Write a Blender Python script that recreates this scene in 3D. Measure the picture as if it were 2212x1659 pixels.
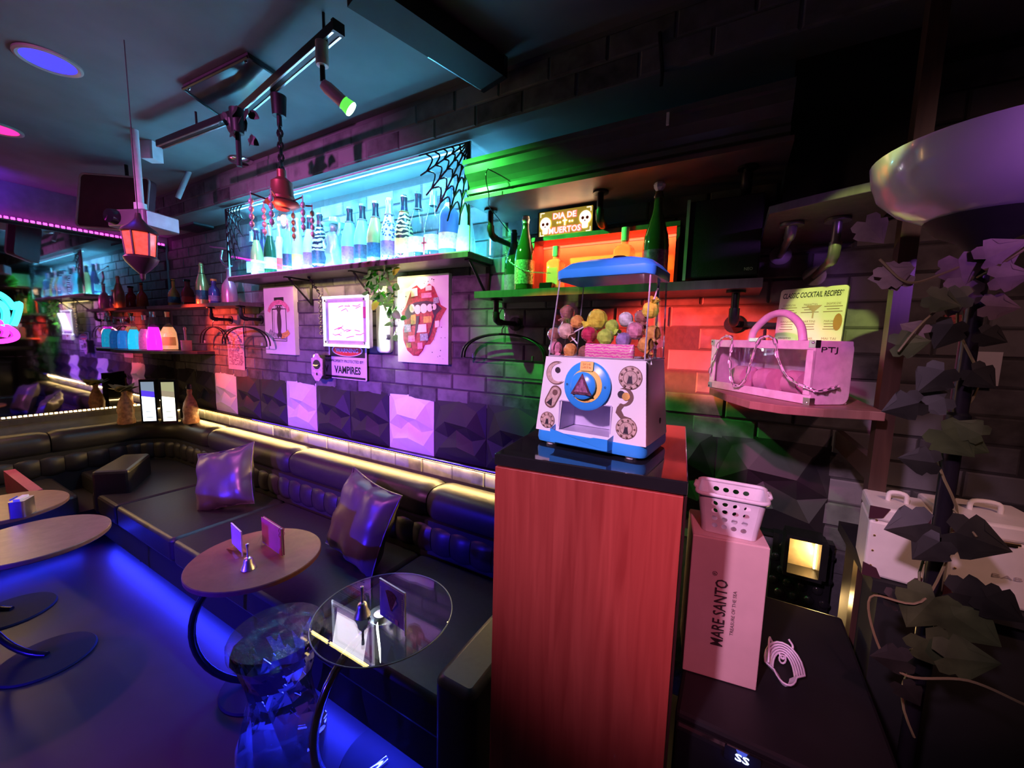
import bpy, math, random
from mathutils import Vector, Matrix, geometry
random.seed(7)
for o in list(bpy.data.objects): bpy.data.objects.remove(o)
scene = bpy.context.scene
COL = scene.collection

# ---------------------------------------------------------------- camera
FPX, CX, CY, HC = 850.0, 1106.0, 829.5, 1.55
def _axes():
    vx = Vector((-400 - CX, 698 - CY, FPX)); vd = Vector((950 - CX, 8500 - CY, FPX))
    X = -vx.normalized(); Dn = (vd - X * vd.dot(X)).normalized(); U = -Dn
    Yv = U.cross(X)
    if Yv.z < 0: Yv = -Yv
    return X, Yv, U
AX, AY, AZ = _axes()
def ray(u, v):
    d = Vector((u - CX, v - CY, FPX)); return Vector((AX.dot(d), AY.dot(d), AZ.dot(d)))
C0 = Vector((0, 0, HC))
def PY(u, v, y): d = ray(u, v); return C0 + d * (y / d.y)
def PZ(u, v, z): d = ray(u, v); return C0 + d * ((z - HC) / d.z)
def PX(u, v, x): d = ray(u, v); return C0 + d * (x / d.x)
def PD(u, v, dist): return C0 + ray(u, v) * (dist / FPX)
def proj(p):
    q = Vector(p) - C0
    c = Vector([AX[i] * q.x + AY[i] * q.y + AZ[i] * q.z for i in range(3)])
    return CX + FPX * c.x / c.z, CY + FPX * c.y / c.z, c.z
cam_d = bpy.data.cameras.new('camera'); cam = bpy.data.objects.new('camera', cam_d); COL.objects.link(cam)
cam_d.sensor_width = 36; cam_d.sensor_fit = 'HORIZONTAL'; cam_d.lens = FPX / 2212 * 36
cam_d.clip_start = 0.02; cam_d.clip_end = 60
r = Vector((AX[0], AY[0], AZ[0])); up = -Vector((AX[1], AY[1], AZ[1])); bk = -Vector((AX[2], AY[2], AZ[2]))
M = Matrix.Identity(4)
for i in range(3): M[i][0], M[i][1], M[i][2] = r[i], up[i], bk[i]
M.translation = C0; cam.matrix_world = M
scene.camera = cam
# ---------------------------------------------------------------- world, exposure
w = bpy.data.worlds.new('world'); scene.world = w; w.use_nodes = True
w.node_tree.nodes['Background'].inputs[0].default_value = (0.05, 0.02, 0.06, 1)
w.node_tree.nodes['Background'].inputs[1].default_value = 0.05
vs = scene.view_settings
vs.view_transform = 'Standard'; vs.look = 'None'; vs.gamma = 1.0; vs.exposure = 0.0; vs.use_curve_mapping = False

# ---------------------------------------------------------------- lights of the room, with added fill spots
def aim(o, target):
    o.rotation_euler = (Vector(target) - o.location).to_track_quat('-Z', 'Y').to_euler()
def spot(name, loc, target, col, power, ang, blend=0.4, rad=0.03):
    l = bpy.data.lights.new(name, 'SPOT'); l.energy = power; l.color = col; l.spot_size = math.radians(ang); l.spot_blend = blend
    l.shadow_soft_size = rad
    o = bpy.data.objects.new(name, l); COL.objects.link(o); o.location = loc; aim(o, target); return o
def area(name, loc, target, col, power, sx, sy):
    l = bpy.data.lights.new(name, 'AREA'); l.energy = power; l.color = col; l.shape = 'RECTANGLE'; l.size = sx; l.size_y = sy
    o = bpy.data.objects.new(name, l); COL.objects.link(o); o.location = loc; aim(o, target); return o
def point(name, loc, col, power, rad=0.03):
    l = bpy.data.lights.new(name, 'POINT'); l.energy = power; l.color = col; l.shadow_soft_size = rad
    o = bpy.data.objects.new(name, l); COL.objects.link(o); o.location = loc; return o
MAGENTA = (1.0, 0.22, 0.88); GREEN = (0.06, 1.0, 0.10); RED = (1.0, 0.05, 0.03)
GREEN_BULB = Vector((-1.20, 1.02, 2.36))
spot('pink_downlight_main', (-1.5, -1.5, 2.5), (-2.4, 1.75, 1.42), MAGENTA, 450, 52, 0.75, 0.05)
spot('pink_downlight_bar', (-0.45, -0.9, 2.4), (-0.20, .70, 1.45), (1.0, 0.56, 0.96), 170, 34, 0.9, 0.05)
spot('green_track_bulb', GREEN_BULB + Vector((0.04, 0.012, -0.03)), (-0.85, 1.60, 1.92), GREEN, 115, 68, 0.8, 0.015)
spot('red_wall_fill', (-2.05, 0.70, 1.735), (-0.20, 1.75, 1.535), RED, 2200, 11.5, 0.5, 0.03)  # added red spot set at the lantern; true source of the red wall unseen
spot('blue_downlight', (-2.53, 0.56, 2.60), (-2.4, 0.75, 0.0), (0.05, 0.03, 1.0), 12, 110, 0.6, 0.05)
spot('blue_sofa_fill', (-2.3, -2.4, 1.05), (-2.2, 1.45, .40), (0.03, 0.012, 1.0), 1050, 46, 0.9, 0.06)  # added unseen blue spot for the highlights on the sofa
spot('rose_box_fill', (0.25, -0.5, 2.5), (0.03, .95, 0.98), (1.0, 0.22, 0.36), 60, 20, 0.7, 0.03)  # added unseen spot that turns the carton pink
spot('rose_downlight', (-3.6, 0.59, 2.60), (-2.6, 0.1, 0.0), (1.0, 0.15, 0.5), 40, 100, 0.6, 0.05)
spot('lime_downlight', (0.0, -0.2, 2.5), (0.25, 1.53, 1.66), (0.80, 1.0, 0.22), 150, 8, 0.3, 0.01)
spot('peach_downlight', (1.0, 0.1, 2.3), (0.56, 1.16, 1.20), (1.0, 0.50, 0.36), 22, 22, 0.5, 0.03)
spot('magenta_bag_fill', (-0.40, -0.6, 2.45), (0.06, 1.45, 1.45), (1.0, 0.10, 0.50), 190, 13, 0.5, 0.02)  # added unseen spot that brings pink onto the handbag
spot('peach_wall_fill', (0.9, 0.0, 2.4), (0.75, 1.75, 1.3), (1.0, 0.45, 0.42), 16, 60, 0.8, 0.05)  # added fill that lifts the dark right wall, not a visible fitting
spot('violet_downlight', (1.0, -0.35, 2.0), (0.44, .88, 1.835), (0.55, 0.16, 1.0), 46, 15, 0.6, 0.05)

# ---------------------------------------------------------------- helpers: materials
MATS = {}
def mat(name, col, rough=0.5, metal=0.0, emit=None, es=0.0, trans=0.0, alpha=1.0, var=0.12, scale=18.0, bump=0.0, ior=1.45, coat=0.0, spec=0.5):
    if name in MATS: return MATS[name]
    m = bpy.data.materials.new(name); m.use_nodes = True; nt = m.node_tree; b = nt.nodes['Principled BSDF']
    b.inputs['Base Color'].default_value = (*col, 1); b.inputs['Roughness'].default_value = rough
    b.inputs['Metallic'].default_value = metal; b.inputs['IOR'].default_value = ior
    b.inputs['Transmission Weight'].default_value = trans; b.inputs['Alpha'].default_value = alpha
    b.inputs['Coat Weight'].default_value = coat; b.inputs['Specular IOR Level'].default_value = spec
    if emit: b.inputs['Emission Color'].default_value = (*emit, 1); b.inputs['Emission Strength'].default_value = es
    if var > 0:
        tc = nt.nodes.new('ShaderNodeTexCoord'); nz = nt.nodes.new('ShaderNodeTexNoise'); nz.inputs['Scale'].default_value = scale
        nz.inputs['Detail'].default_value = 4
        nt.links.new(tc.outputs['Object'], nz.inputs['Vector'])
        rp = nt.nodes.new('ShaderNodeValToRGB')
        rp.color_ramp.elements[0].position = 0.3; rp.color_ramp.elements[1].position = 0.7
        rp.color_ramp.elements[0].color = (*[c * (1 - var) for c in col], 1)
        rp.color_ramp.elements[1].color = (*[min(1, c * (1 + var)) for c in col], 1)
        nt.links.new(nz.outputs['Fac'], rp.inputs['Fac']); nt.links.new(rp.outputs['Color'], b.inputs['Base Color'])
        if bump:
            bp = nt.nodes.new('ShaderNodeBump'); bp.inputs['Strength'].default_value = bump; bp.inputs['Distance'].default_value = 0.01
            nt.links.new(nz.outputs['Fac'], bp.inputs['Height']); nt.links.new(bp.outputs['Normal'], b.inputs['Normal'])
    MATS[name] = m; return m
def glass(name, col, rough=0.02, mix=0.75, gloss=0.9):
    """thin clear sheet: mostly transparent with a fresnel sheen"""
    if name in MATS: return MATS[name]
    m = bpy.data.materials.new(name); m.use_nodes = True; nt = m.node_tree; nt.nodes.clear()
    out = nt.nodes.new('ShaderNodeOutputMaterial'); tr = nt.nodes.new('ShaderNodeBsdfTransparent'); gl = nt.nodes.new('ShaderNodeBsdfGlossy')
    tr.inputs[0].default_value = (*col, 1); gl.inputs['Roughness'].default_value = rough; gl.inputs[0].default_value = (gloss, gloss, gloss, 1)
    lw = nt.nodes.new('ShaderNodeLayerWeight'); lw.inputs[0].default_value = 0.5
    pw = nt.nodes.new('ShaderNodeMath'); pw.operation = 'POWER'; pw.inputs[1].default_value = 4.0
    ma = nt.nodes.new('ShaderNodeMath'); ma.operation = 'MULTIPLY_ADD'; ma.inputs[1].default_value = mix; ma.inputs[2].default_value = 0.045
    mx = nt.nodes.new('ShaderNodeMixShader')
    nt.links.new(lw.outputs['Facing'], pw.inputs[0]); nt.links.new(pw.outputs[0], ma.inputs[0])
    nt.links.new(ma.outputs[0], mx.inputs[0]); nt.links.new(tr.outputs[0], mx.inputs[1]); nt.links.new(gl.outputs[0], mx.inputs[2])
    nt.links.new(mx.outputs[0], out.inputs[0]); MATS[name] = m; return m
def nodes(name, rough=0.5, metal=0.0):
    m = bpy.data.materials.new(name); m.use_nodes = True; nt = m.node_tree; b = nt.nodes['Principled BSDF']
    b.inputs['Roughness'].default_value = rough; b.inputs['Metallic'].default_value = metal
    MATS[name] = m; return m, nt, b
def ramp(nt, fac, stops):
    rp = nt.nodes.new('ShaderNodeValToRGB'); cr = rp.color_ramp
    while len(cr.elements) < len(stops): cr.elements.new(0.5)
    for e, (p, c) in zip(cr.elements, stops): e.position = p; e.color = (*c, 1)
    nt.links.new(fac, rp.inputs['Fac']); return rp.outputs['Color']
# brick: tone changes from brick to brick, whitewash stains, pitted face
def brick_mat(name, lo, hi):
    m, nt, b = nodes(name, 0.75)
    oi = nt.nodes.new('ShaderNodeObjectInfo'); tc = nt.nodes.new('ShaderNodeNewGeometry')
    nz = nt.nodes.new('ShaderNodeTexNoise'); nz.inputs['Scale'].default_value = 14; nz.inputs['Detail'].default_value = 8
    nt.links.new(tc.outputs['Position'], nz.inputs['Vector'])
    ad = nt.nodes.new('ShaderNodeMath'); ad.operation = 'MULTIPLY_ADD'; ad.inputs[1].default_value = 0.55
    nt.links.new(oi.outputs['Random'], ad.inputs[0]); nt.links.new(nz.outputs['Fac'], ad.inputs[2])
    c = ramp(nt, ad.outputs[0], [(0.35, lo), (0.95, hi)]); nt.links.new(c, b.inputs['Base Color'])
    bp = nt.nodes.new('ShaderNodeBump'); bp.inputs['Strength'].default_value = 0.5; bp.inputs['Distance'].default_value = 0.006
    nt.links.new(nz.outputs['Fac'], bp.inputs['Height']); nt.links.new(bp.outputs['Normal'], b.inputs['Normal']); return m
def wood_mat(name, a, bcol, scale=3.0, rough=0.35):
    m, nt, b = nodes(name, rough)
    tc = nt.nodes.new('ShaderNodeTexCoord'); mp = nt.nodes.new('ShaderNodeMapping'); mp.inputs['Scale'].default_value = (22, 22, 1.1)
    nz = nt.nodes.new('ShaderNodeTexNoise'); nz.inputs['Scale'].default_value = scale; nz.inputs['Detail'].default_value = 8; nz.inputs['Distortion'].default_value = 0.7
    nt.links.new(tc.outputs['Object'], mp.inputs[0]); nt.links.new(mp.outputs[0], nz.inputs['Vector'])
    nt.links.new(ramp(nt, nz.outputs['Fac'], [(0.3, a), (0.7, bcol)]), b.inputs['Base Color']); return m
def spots_mat(name, a, bcol, kind, scale):
    m, nt, b = nodes(name, 0.25)
    tc = nt.nodes.new('ShaderNodeTexCoord')
    if kind == 'spots':
        t = nt.nodes.new('ShaderNodeTexVoronoi'); t.inputs['Scale'].default_value = scale; fac = t.outputs['Distance']
        st = [(0.36, a), (0.42, bcol)]
    else:
        t = nt.nodes.new('ShaderNodeTexWave'); t.bands_direction = 'Z'; t.inputs['Scale'].default_value = scale; t.inputs['Distortion'].default_value = 6.0
        t.inputs['Detail Scale'].default_value = 2.0; fac = t.outputs['Fac']; st = [(0.45, a), (0.5, bcol)]
    nt.links.new(tc.outputs['Object'], t.inputs['Vector']); nt.links.new(ramp(nt, fac, st), b.inputs['Base Color']); return m
BRICK = brick_mat('whitewashed_charcoal_brick', (0.026, 0.026, 0.028), (0.20, 0.20, 0.205))
MORTAR = mat('dark_mortar', (0.06, 0.06, 0.062), 0.9, bump=0.3, scale=40)
CEIL = mat('dull_grey_ceiling_paint', (0.17, 0.17, 0.18), 0.8, var=0.1, scale=5)
FLOOR = mat('dark_vinyl_floor', (0.032, 0.024, 0.028), 0.45, var=0.25, scale=3)
DARKWALL = mat('dark_wall_paint', (0.04, 0.035, 0.04), 0.7)
GREYWALL = mat('grey_wall_paint', (0.20, 0.19, 0.21), 0.7)
WHITE = mat('white_plaster_panel', (0.80, 0.80, 0.80), 0.55, var=0.03)
BLACKP = mat('black_plaster_panel', (0.024, 0.022, 0.025), 0.58, var=0.1)
LEATHER = mat('black_leatherette', (0.024, 0.022, 0.022), 0.40, var=0.15, scale=60, bump=0.05)
SATIN = mat('bronze_satin_cushion', (0.11, 0.09, 0.085), 0.36, metal=0.25, var=0.1, scale=8)
BLACKM = mat('black_iron', (0.018, 0.018, 0.02), 0.4, metal=0.4)
BLACKG = mat('black_gloss', (0.012, 0.012, 0.014), 0.08, coat=0.4)
BLACKMATT = mat('black_matte', (0.012, 0.012, 0.013), 0.75)
CHROME = mat('chrome', (0.8, 0.8, 0.8), 0.12, metal=1.0, var=0.03)
SILVER = mat('brushed_silver', (0.65, 0.65, 0.66), 0.3, metal=1.0)
CHERRY = wood_mat('cherry_wood', (0.28, 0.035, 0.028), (0.40, 0.065, 0.05))
BROWNTOP = wood_mat('brown_table_laminate', (0.17, 0.085, 0.055), (0.23, 0.12, 0.08), 1.0, 0.45)
SHELFW = wood_mat('black_stained_shelf', (0.06, 0.05, 0.05), (0.10, 0.085, 0.085), 2.0, 0.4)
WHITEPL = mat('white_plastic', (0.85, 0.85, 0.86), 0.3, var=0.02)
BLUEPL = mat('blue_plastic', (0.04, 0.36, 0.92), 0.28, var=0.05)
CLEAR = glass('clear_acrylic', (0.96, 0.96, 0.97))
CLEARB = glass('clear_bottle_glass', (0.90, 0.95, 0.95), 0.03, 0.55)
PAPER = mat('white_paper', (0.8, 0.8, 0.8), 0.6, var=0.04)
INK = mat('black_ink', (0.02, 0.02, 0.025), 0.5)
def emit(name, col, s): return mat(name, col, 0.5, emit=col, es=s, var=0)
# ---------------------------------------------------------------- helpers: meshes
XF = {}
class MB:
    def __init__(s): s.v = []; s.f = []
    def add(s, vs_, fs, M=None):
        k = len(s.v)
        s.v += [tuple(M @ Vector(p)) if M else tuple(p) for p in vs_]; s.f += [tuple(i + k for i in f) for f in fs]; return s
    def box(s, x0, x1, y0, y1, z0, z1, M=None):
        return s.add([(x0, y0, z0), (x1, y0, z0), (x1, y1, z0), (x0, y1, z0), (x0, y0, z1), (x1, y0, z1), (x1, y1, z1), (x0, y1, z1)],
                     [(3, 2, 1, 0), (4, 5, 6, 7), (0, 1, 5, 4), (1, 2, 6, 5), (2, 3, 7, 6), (3, 0, 4, 7)], M)
    def tube(s, pts, r, n=8, closed=False, caps=True):
        pts = [Vector(p) for p in pts]; N = len(pts); rs = r if isinstance(r, (list, tuple)) else [r] * N
        vs_ = []; fs = []; ref = None
        for i in range(N):
            a = pts[(i - 1) % N] if (closed or i > 0) else pts[i]; b = pts[(i + 1) % N] if (closed or i < N - 1) else pts[i]
            t = (b - a).normalized() if (b - a).length > 1e-9 else Vector((0, 0, 1))
            if ref is None: ref = Vector((0, 0, 1)) if abs(t.z) < 0.9 else Vector((1, 0, 0))
            e1 = (ref - t * ref.dot(t))
            if e1.length < 1e-6: e1 = t.orthogonal()
            e1.normalize(); e2 = t.cross(e1); ref = e1
            for k in range(n):
                an = 2 * math.pi * k / n; vs_.append(pts[i] + (e1 * math.cos(an) + e2 * math.sin(an)) * rs[i])
        for i in range(N if closed else N - 1):
            j = (i + 1) % N
            for k in range(n): fs.append((i * n + k, i * n + (k + 1) % n, j * n + (k + 1) % n, j * n + k))
        if caps and not closed: fs.append(tuple(range(n))[::-1]); fs.append(tuple((N - 1) * n + k for k in range(n)))
        return s.add(vs_, fs)
    def cyl(s, p0, p1, r0, r1=None, n=16): return s.tube([p0, p1], [r0, r0 if r1 is None else r1], n)
    def lathe(s, prof, n=24, M=None, a0=0.0, a1=2 * math.pi):
        full = abs(a1 - a0 - 2 * math.pi) < 1e-6; m = n if full else n + 1; vs_ = []; fs = []
        for (rr, z) in prof:
            for k in range(m):
                an = a0 + (a1 - a0) * k / n; vs_.append((rr * math.cos(an), rr * math.sin(an), z))
        for i in range(len(prof) - 1):
            for k in range(n if full else n):
                j = (k + 1) % m if full else k + 1
                fs.append((i * m + k, i * m + j, (i + 1) * m + j, (i + 1) * m + k))
        return s.add(vs_, fs, M)
    def ball(s, c, rr, n=10, sc=(1, 1, 1)):
        prof = [(max(1e-4, rr * math.sin(math.pi * i / n)), -rr * math.cos(math.pi * i / n)) for i in range(n + 1)]
        return s.lathe(prof, n + 4, Matrix.Translation(c) @ Matrix.Diagonal((*sc, 1)))
    def prism(s, pl, z0, z1, M=None):
        n = len(pl); vs_ = [(x, y, z0) for x, y in pl] + [(x, y, z1) for x, y in pl]
        a = sum(pl[i][0] * pl[(i + 1) % n][1] - pl[(i + 1) % n][0] * pl[i][1] for i in range(n))
        fs = [tuple(range(n))[::-1], tuple(range(n, 2 * n))] + [(i, (i + 1) % n, n + (i + 1) % n, n + i) for i in range(n)]
        if a < 0: fs = [f[::-1] for f in fs]
        return s.add(vs_, fs, M)
    def mesh(s, name, m, smooth=False):
        used = sorted({i for f in s.f for i in f}); mp = {i: k for k, i in enumerate(used)}
        me = bpy.data.meshes.new(name); me.from_pydata([s.v[i] for i in used], [], [tuple(mp[i] for i in f) for f in s.f]); me.materials.append(m)
        if smooth:
            for p in me.polygons: p.use_smooth = True
            try: me.set_sharp_from_angle(angle=math.radians(smooth if smooth > 1 else 40))
            except Exception: pass
        me.update(); return me
def build(mb, name, m, parent=None, smooth=False, world=False, bevel=0, shift=True):
    M = None
    if parent is not None and world: M = XF[parent].inverted(); mb.v = [tuple(M @ Vector(p)) for p in mb.v]
    org = Vector((0, 0, 0))
    if parent is None and shift and mb.v:
        xs, ys, zs = zip(*mb.v); org = Vector(((min(xs) + max(xs)) / 2, (min(ys) + max(ys)) / 2, min(zs)))
        mb.v = [(x - org.x, y - org.y, z - org.z) for x, y, z in mb.v]
    o = bpy.data.objects.new(name, mb.mesh(name, m, smooth)); COL.objects.link(o); o.location = org
    if parent is not None: o.parent = parent; XF[o] = XF[parent].copy()
    else: XF[o] = Matrix.Translation(org)
    if bevel:
        md = o.modifiers.new('bevel', 'BEVEL'); md.width = bevel; md.segments = 2; md.limit_method = 'ANGLE'; md.angle_limit = math.radians(40)
    return o
def thing(name, label, cat, loc=(0, 0, 0), rz=0.0, group=None):
    o = bpy.data.objects.new(name, None); COL.objects.link(o); o.location = loc; o.rotation_euler = (0, 0, rz)
    o.empty_display_size = 0.05; o['label'] = label; o['category'] = cat
    if group: o['group'] = group
    XF[o] = Matrix.Translation(loc) @ Matrix.Rotation(rz, 4, 'Z'); return o
def tag(o, label, cat, group=None):
    o['label'] = label; o['category'] = cat
    if group: o['group'] = group
    return o
def struct(o): o['kind'] = 'structure'; return o
def frame(o, x, y):
    x = Vector(x).normalized(); y = Vector(y); y = (y - x * y.dot(x)).normalized(); z = x.cross(y); M = Matrix.Identity(4)
    for i in range(3): M[i][0], M[i][1], M[i][2], M[i][3] = x[i], y[i], z[i], o[i]
    return M
def wallf(x, y, z): return frame((x, y, z), (1, 0, 0), (0, 0, 1))     # local x right, y up, z out of the back wall
def text(name, s, m, parent, M, wd, ht, ext=0.0006, world=False, bold=0.0, shear=0.0):
    cu = bpy.data.curves.new(name, 'FONT'); cu.body = s; cu.align_x = 'CENTER'; cu.align_y = 'CENTER'; cu.size = 1; cu.extrude = 0.0
    cu.resolution_u = 2; cu.offset = bold; cu.shear = shear
    ob = bpy.data.objects.new(name, cu); COL.objects.link(ob)
    me = bpy.data.meshes.new_from_object(ob.evaluated_get(bpy.context.evaluated_depsgraph_get())); bpy.data.objects.remove(ob)
    mb = MB()
    if len(me.vertices):
        xs = [v.co.x for v in me.vertices]; ys = [v.co.y for v in me.vertices]
        sx = wd / max(1e-6, max(xs) - min(xs)); sy = ht / max(1e-6, max(ys) - min(ys)); cx = (min(xs) + max(xs)) / 2; cy = (min(ys) + max(ys)) / 2
        mb.add([((v.co.x - cx) * sx, (v.co.y - cy) * sy, ext) for v in me.vertices], [tuple(p.vertices) for p in me.polygons], M)
    return build(mb, name, m, parent, world=world)
def circ(cx, cy, rx, ry=None, n=24, a0=0, a1=360):
    ry = rx if ry is None else ry
    full = a1 - a0 >= 360
    return [(cx + rx * math.cos(math.radians(a0 + (a1 - a0) * i / (n if full else n - 1))), cy + ry * math.sin(math.radians(a0 + (a1 - a0) * i / (n if full else n - 1)))) for i in range(n)]
def rrect(x0, x1, y0, y1, rd, n=5):
    out = []
    for cx, cy, a in ((x1 - rd, y1 - rd, 0), (x0 + rd, y1 - rd, 90), (x0 + rd, y0 + rd, 180), (x1 - rd, y0 + rd, 270)):
        out += [(cx + rd * math.cos(math.radians(a + 90 * i / n)), cy + rd * math.sin(math.radians(a + 90 * i / n))) for i in range(n + 1)]
    return out
def bez(pts, n=12):
    """smooth curve through points (Catmull-Rom)"""
    P = [Vector(p) for p in pts]; P = [P[0] * 2 - P[1]] + P + [P[-1] * 2 - P[-2]]; out = []
    for i in range(1, len(P) - 2):
        for k in range(n):
            t = k / n; a, b, c, d = P[i - 1], P[i], P[i + 1], P[i + 2]
            out.append(0.5 * ((2 * b) + (c - a) * t + (2 * a - 5 * b + 4 * c - d) * t * t + (3 * b - a - 3 * c + d) * t ** 3))
    out.append(P[-2]); return out
# ================================================================ THE SETTING
D, XL, XR, YB, ZC = 1.75, -4.85, 1.7, -2.6, 2.64
SOF_Y, SOF_Z = 1.47, 2.445
struct(build(MB().box(XL - .1, XR + .1, YB - .1, D + .1, -0.1, 0), 'floor', FLOOR))
struct(build(MB().box(XL - .1, XR + .1, YB - .1, D + .1, ZC, ZC + .1), 'ceiling', CEIL))
wall_back = struct(build(MB().box(XL - .1, XR + .1, D, D + .1, 0, ZC), 'wall_back', MORTAR))
wall_left = struct(build(MB().box(XL - .1, XL, YB - .1, D, 0, ZC), 'wall_left', GREYWALL))
struct(build(MB().box(XR, XR + .1, YB - .1, D, 0, ZC), 'wall_right', DARKWALL))
struct(build(MB().box(XL, XR, YB - .1, YB, 0, ZC), 'wall_front', DARKWALL))
soffit = struct(build(MB().box(XL, XR, SOF_Y, D, SOF_Z, ZC), 'trim_1', CEIL))
ledge = struct(build(MB().box(XL, 0.31, D - .034, D, .838, .852), 'trim_2', BLACKM))
struct(build(MB().box(XL, XL + .03, YB, D - .05, .80, .845), 'trim_3', SHELFW))
struct(build(MB().box(.318, .352, 1.30, 1.34, 0, SOF_Z).box(.325, .345, 1.34, D, 1.2, 1.26), 'trim_4', wood_mat('brown_post', (.045, .022, .016), (.07, .035, .025))))
# one brick mesh shared by all single bricks (joint recessed, edges chamfered)
BW, BH, BD = .225, .088, .0055
def brick_mesh(w_, h_, d_):
    x, z, j, c = w_ / 2, h_ / 2, .003, .005
    a = [(-x + j, 0, -z + j), (x - j, 0, -z + j), (x - j, 0, z - j), (-x + j, 0, z - j)]
    b = [(-x + j + c, -d_, -z + j + c), (x - j - c, -d_, -z + j + c), (x - j - c, -d_, z - j - c), (-x + j + c, -d_, z - j - c)]
    return a + b, [(4, 5, 6, 7), (0, 1, 5, 4), (1, 2, 6, 5), (2, 3, 7, 6), (3, 0, 4, 7)]
def lay_bricks(owner, x0, x1, z0, z1, y, skip, cap):
    meshes = []
    for k in range(5):
        vs_, fs = brick_mesh(BW, BH, BD * (0.5 + .22 * k)); meshes.append(MB().add(vs_, fs).mesh('brick', BRICK))
    spots_ = []; row = 0; z = z0
    while z + BH <= z1 + 1e-6:
        x = x0 + (BW / 2 if row % 2 else 0)
        while x - BW / 2 < x1:
            cx_, cz_ = x, z + BH / 2
            if not skip(cx_, cz_):
                u, v, d_ = proj((cx_, y, cz_))
                if d_ > .1 and -60 < u < 2280 and -60 < v < 1720: spots_.append((d_, cx_, cz_))
            x += BW
        z += BH; row += 1
    spots_.sort(); loc = XF[owner].inverted()
    for d_, x, z in spots_[:cap]:
        o = bpy.data.objects.new('brick', random.choice(meshes)); COL.objects.link(o); o.parent = owner; o.location = loc @ Vector((x, y, z))
    if spots_[cap:]:
        mb = MB()
        for d_, x, z in spots_[cap:]:
            vs_, fs = brick_mesh(BW, BH, BD * random.uniform(.5, 1.3)); mb.add(vs_, fs, Matrix.Translation((x, y, z)))
        o = build(mb, 'brick_field', BRICK, owner, world=True); o['kind'] = 'stuff'
def hidden_wall(x, z):
    if .86 < z < 1.19 and x < .25: return True                 # behind relief panels
    if z < .70: return True
    if -.42 < x < -.15 and z < 1.62: return True               # behind the cabinet and dispenser
    return False
lay_bricks(wall_back, XL + .1, 1.45, .735 - BH, SOF_Z, D, hidden_wall, 300)
lay_bricks(soffit, XL + .1, 1.45, SOF_Z + .003, ZC, SOF_Y, lambda x, z: False, 300)
# LED strips: emitting tape in a channel
def led(name, label, p0, p1, col, s, rad=.005, beads=0, cat='LED strip', alu=True):
    p0, p1 = Vector(p0), Vector(p1); t = thing(name, label, cat, tuple(p0)); L = (p1 - p0).length
    d = (p1 - p0).normalized()
    if alu: build(MB().tube([p0 - d * .004, p1 + d * .004], rad * 1.25, 6), 'channel', SILVER if alu != 'dark' else BLACKM, t, world=True)
    n = beads or 1; mb = MB(); side = alu_off
    for i in range(n):
        a = p0.lerp(p1, (i + (.2 if beads else 0)) / n); b = p0.lerp(p1, (i + (.8 if beads else 1)) / n)
        mb.tube([a + side, b + side], rad, 6)
    build(mb, 'diode_row' if beads else 'tape', emit(name + '_glow' + str(len(MATS)), col, s), t, world=True); return t
WARM = (1.0, .62, .22)
alu_off = Vector((0, 0, -.001))
led('led_strip', 'warm yellow LED strip running under the ledge above the sofa back', (XL + .35, D - .012, .833), (-.30, D - .012, .833), WARM, 22, .004)
alu_off = Vector((0, -.006, 0))
led('led_strip', 'thin blue LED line along the top edge of the ledge below the relief panels', (-3.4, D - .04, .853), (-.30, D - .04, .853), (.12, .05, 1.0), 1.2, .0022)
alu_off = Vector((.006, 0, .006))
led('led_strip', 'warm beaded LED strip along the foot of the mirror', (XL + .012, YB + .8, .855), (XL + .012, D - .30, .855), WARM, 16, .007, 120)
alu_off = Vector((.008, 0, .004))
led('led_strip', 'magenta beaded LED strip along the top of the mirror', (XL + .02, YB + .8, 2.365), (XL + .02, D - .03, 2.365), (1.0, .03, .75), 9, .010, 110)
area('purple_cove_glow', (XL + .07, .6, 2.375), (XL - .10, .6, 2.62), (.16, .02, 1.0), 14, .05, 3.4)
area('ledge_glow', (-2.45, D - .012, .827), (-2.45, 1.60, .66), (1.0, .66, .22), 26, 4.2, .012)
area('mirror_foot_glow', (XL + .03, .4, .84), (XL + .25, .4, .66), WARM, 20, .012, 2.6)
# mirror on the left wall
mir = thing('wall_mirror', 'large dark mirror covering the left wall above the sofa', 'mirror', (XL, 0, .86))
build(MB().box(XL + .001, XL + .008, YB + .2, D - .02, .87, 2.33), 'mirror_glass', mat('smoky_mirror', (.42, .42, .45), .03, metal=1.0, var=0), mir, world=True)
build(MB().box(XL + .001, XL + .014, YB + .2, D - .02, 2.33, 2.35).box(XL + .001, XL + .014, YB + .2, D - .02, .855, .87), 'frame', BLACKM, mir, world=True)

# ================================================================ RELIEF PANELS along the wall
PW, PH = .3667, .35
def relief():
    pts = [(0, 0, .004), (1, 0, .004), (1, 1, .004), (0, 1, .004), (.5, 0, .006), (.5, 1, .006), (0, .45, .006), (1, .45, .006),
           (.30, .66, .075), (.72, .62, .078), (.16, .20, .05), (.55, .28, .085), (.86, .18, .06), (.45, .52, .012), (.84, .86, .02), (.14, .88, .02), (.30, .38, .02), (.75, .38, .015)]
    co = [Vector((p[0], p[1])) for p in pts]
    r_ = geometry.delaunay_2d_cdt(co, [], [], 0, 1e-6)
    hs = {i: pts[i][2] for i in range(len(pts))}
    vs_ = [(c.x * (PW - .004) + .002, c.y * PH, hs[r_[3][i][0]] * .62) for i, c in enumerate(r_[0])]
    return vs_, [tuple(f) for f in r_[2]]
rv, rf = relief()
names = {-1: 'left', 1: 'right'}
panel_meshes = {}
i = 0; x = XL + .04
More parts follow.
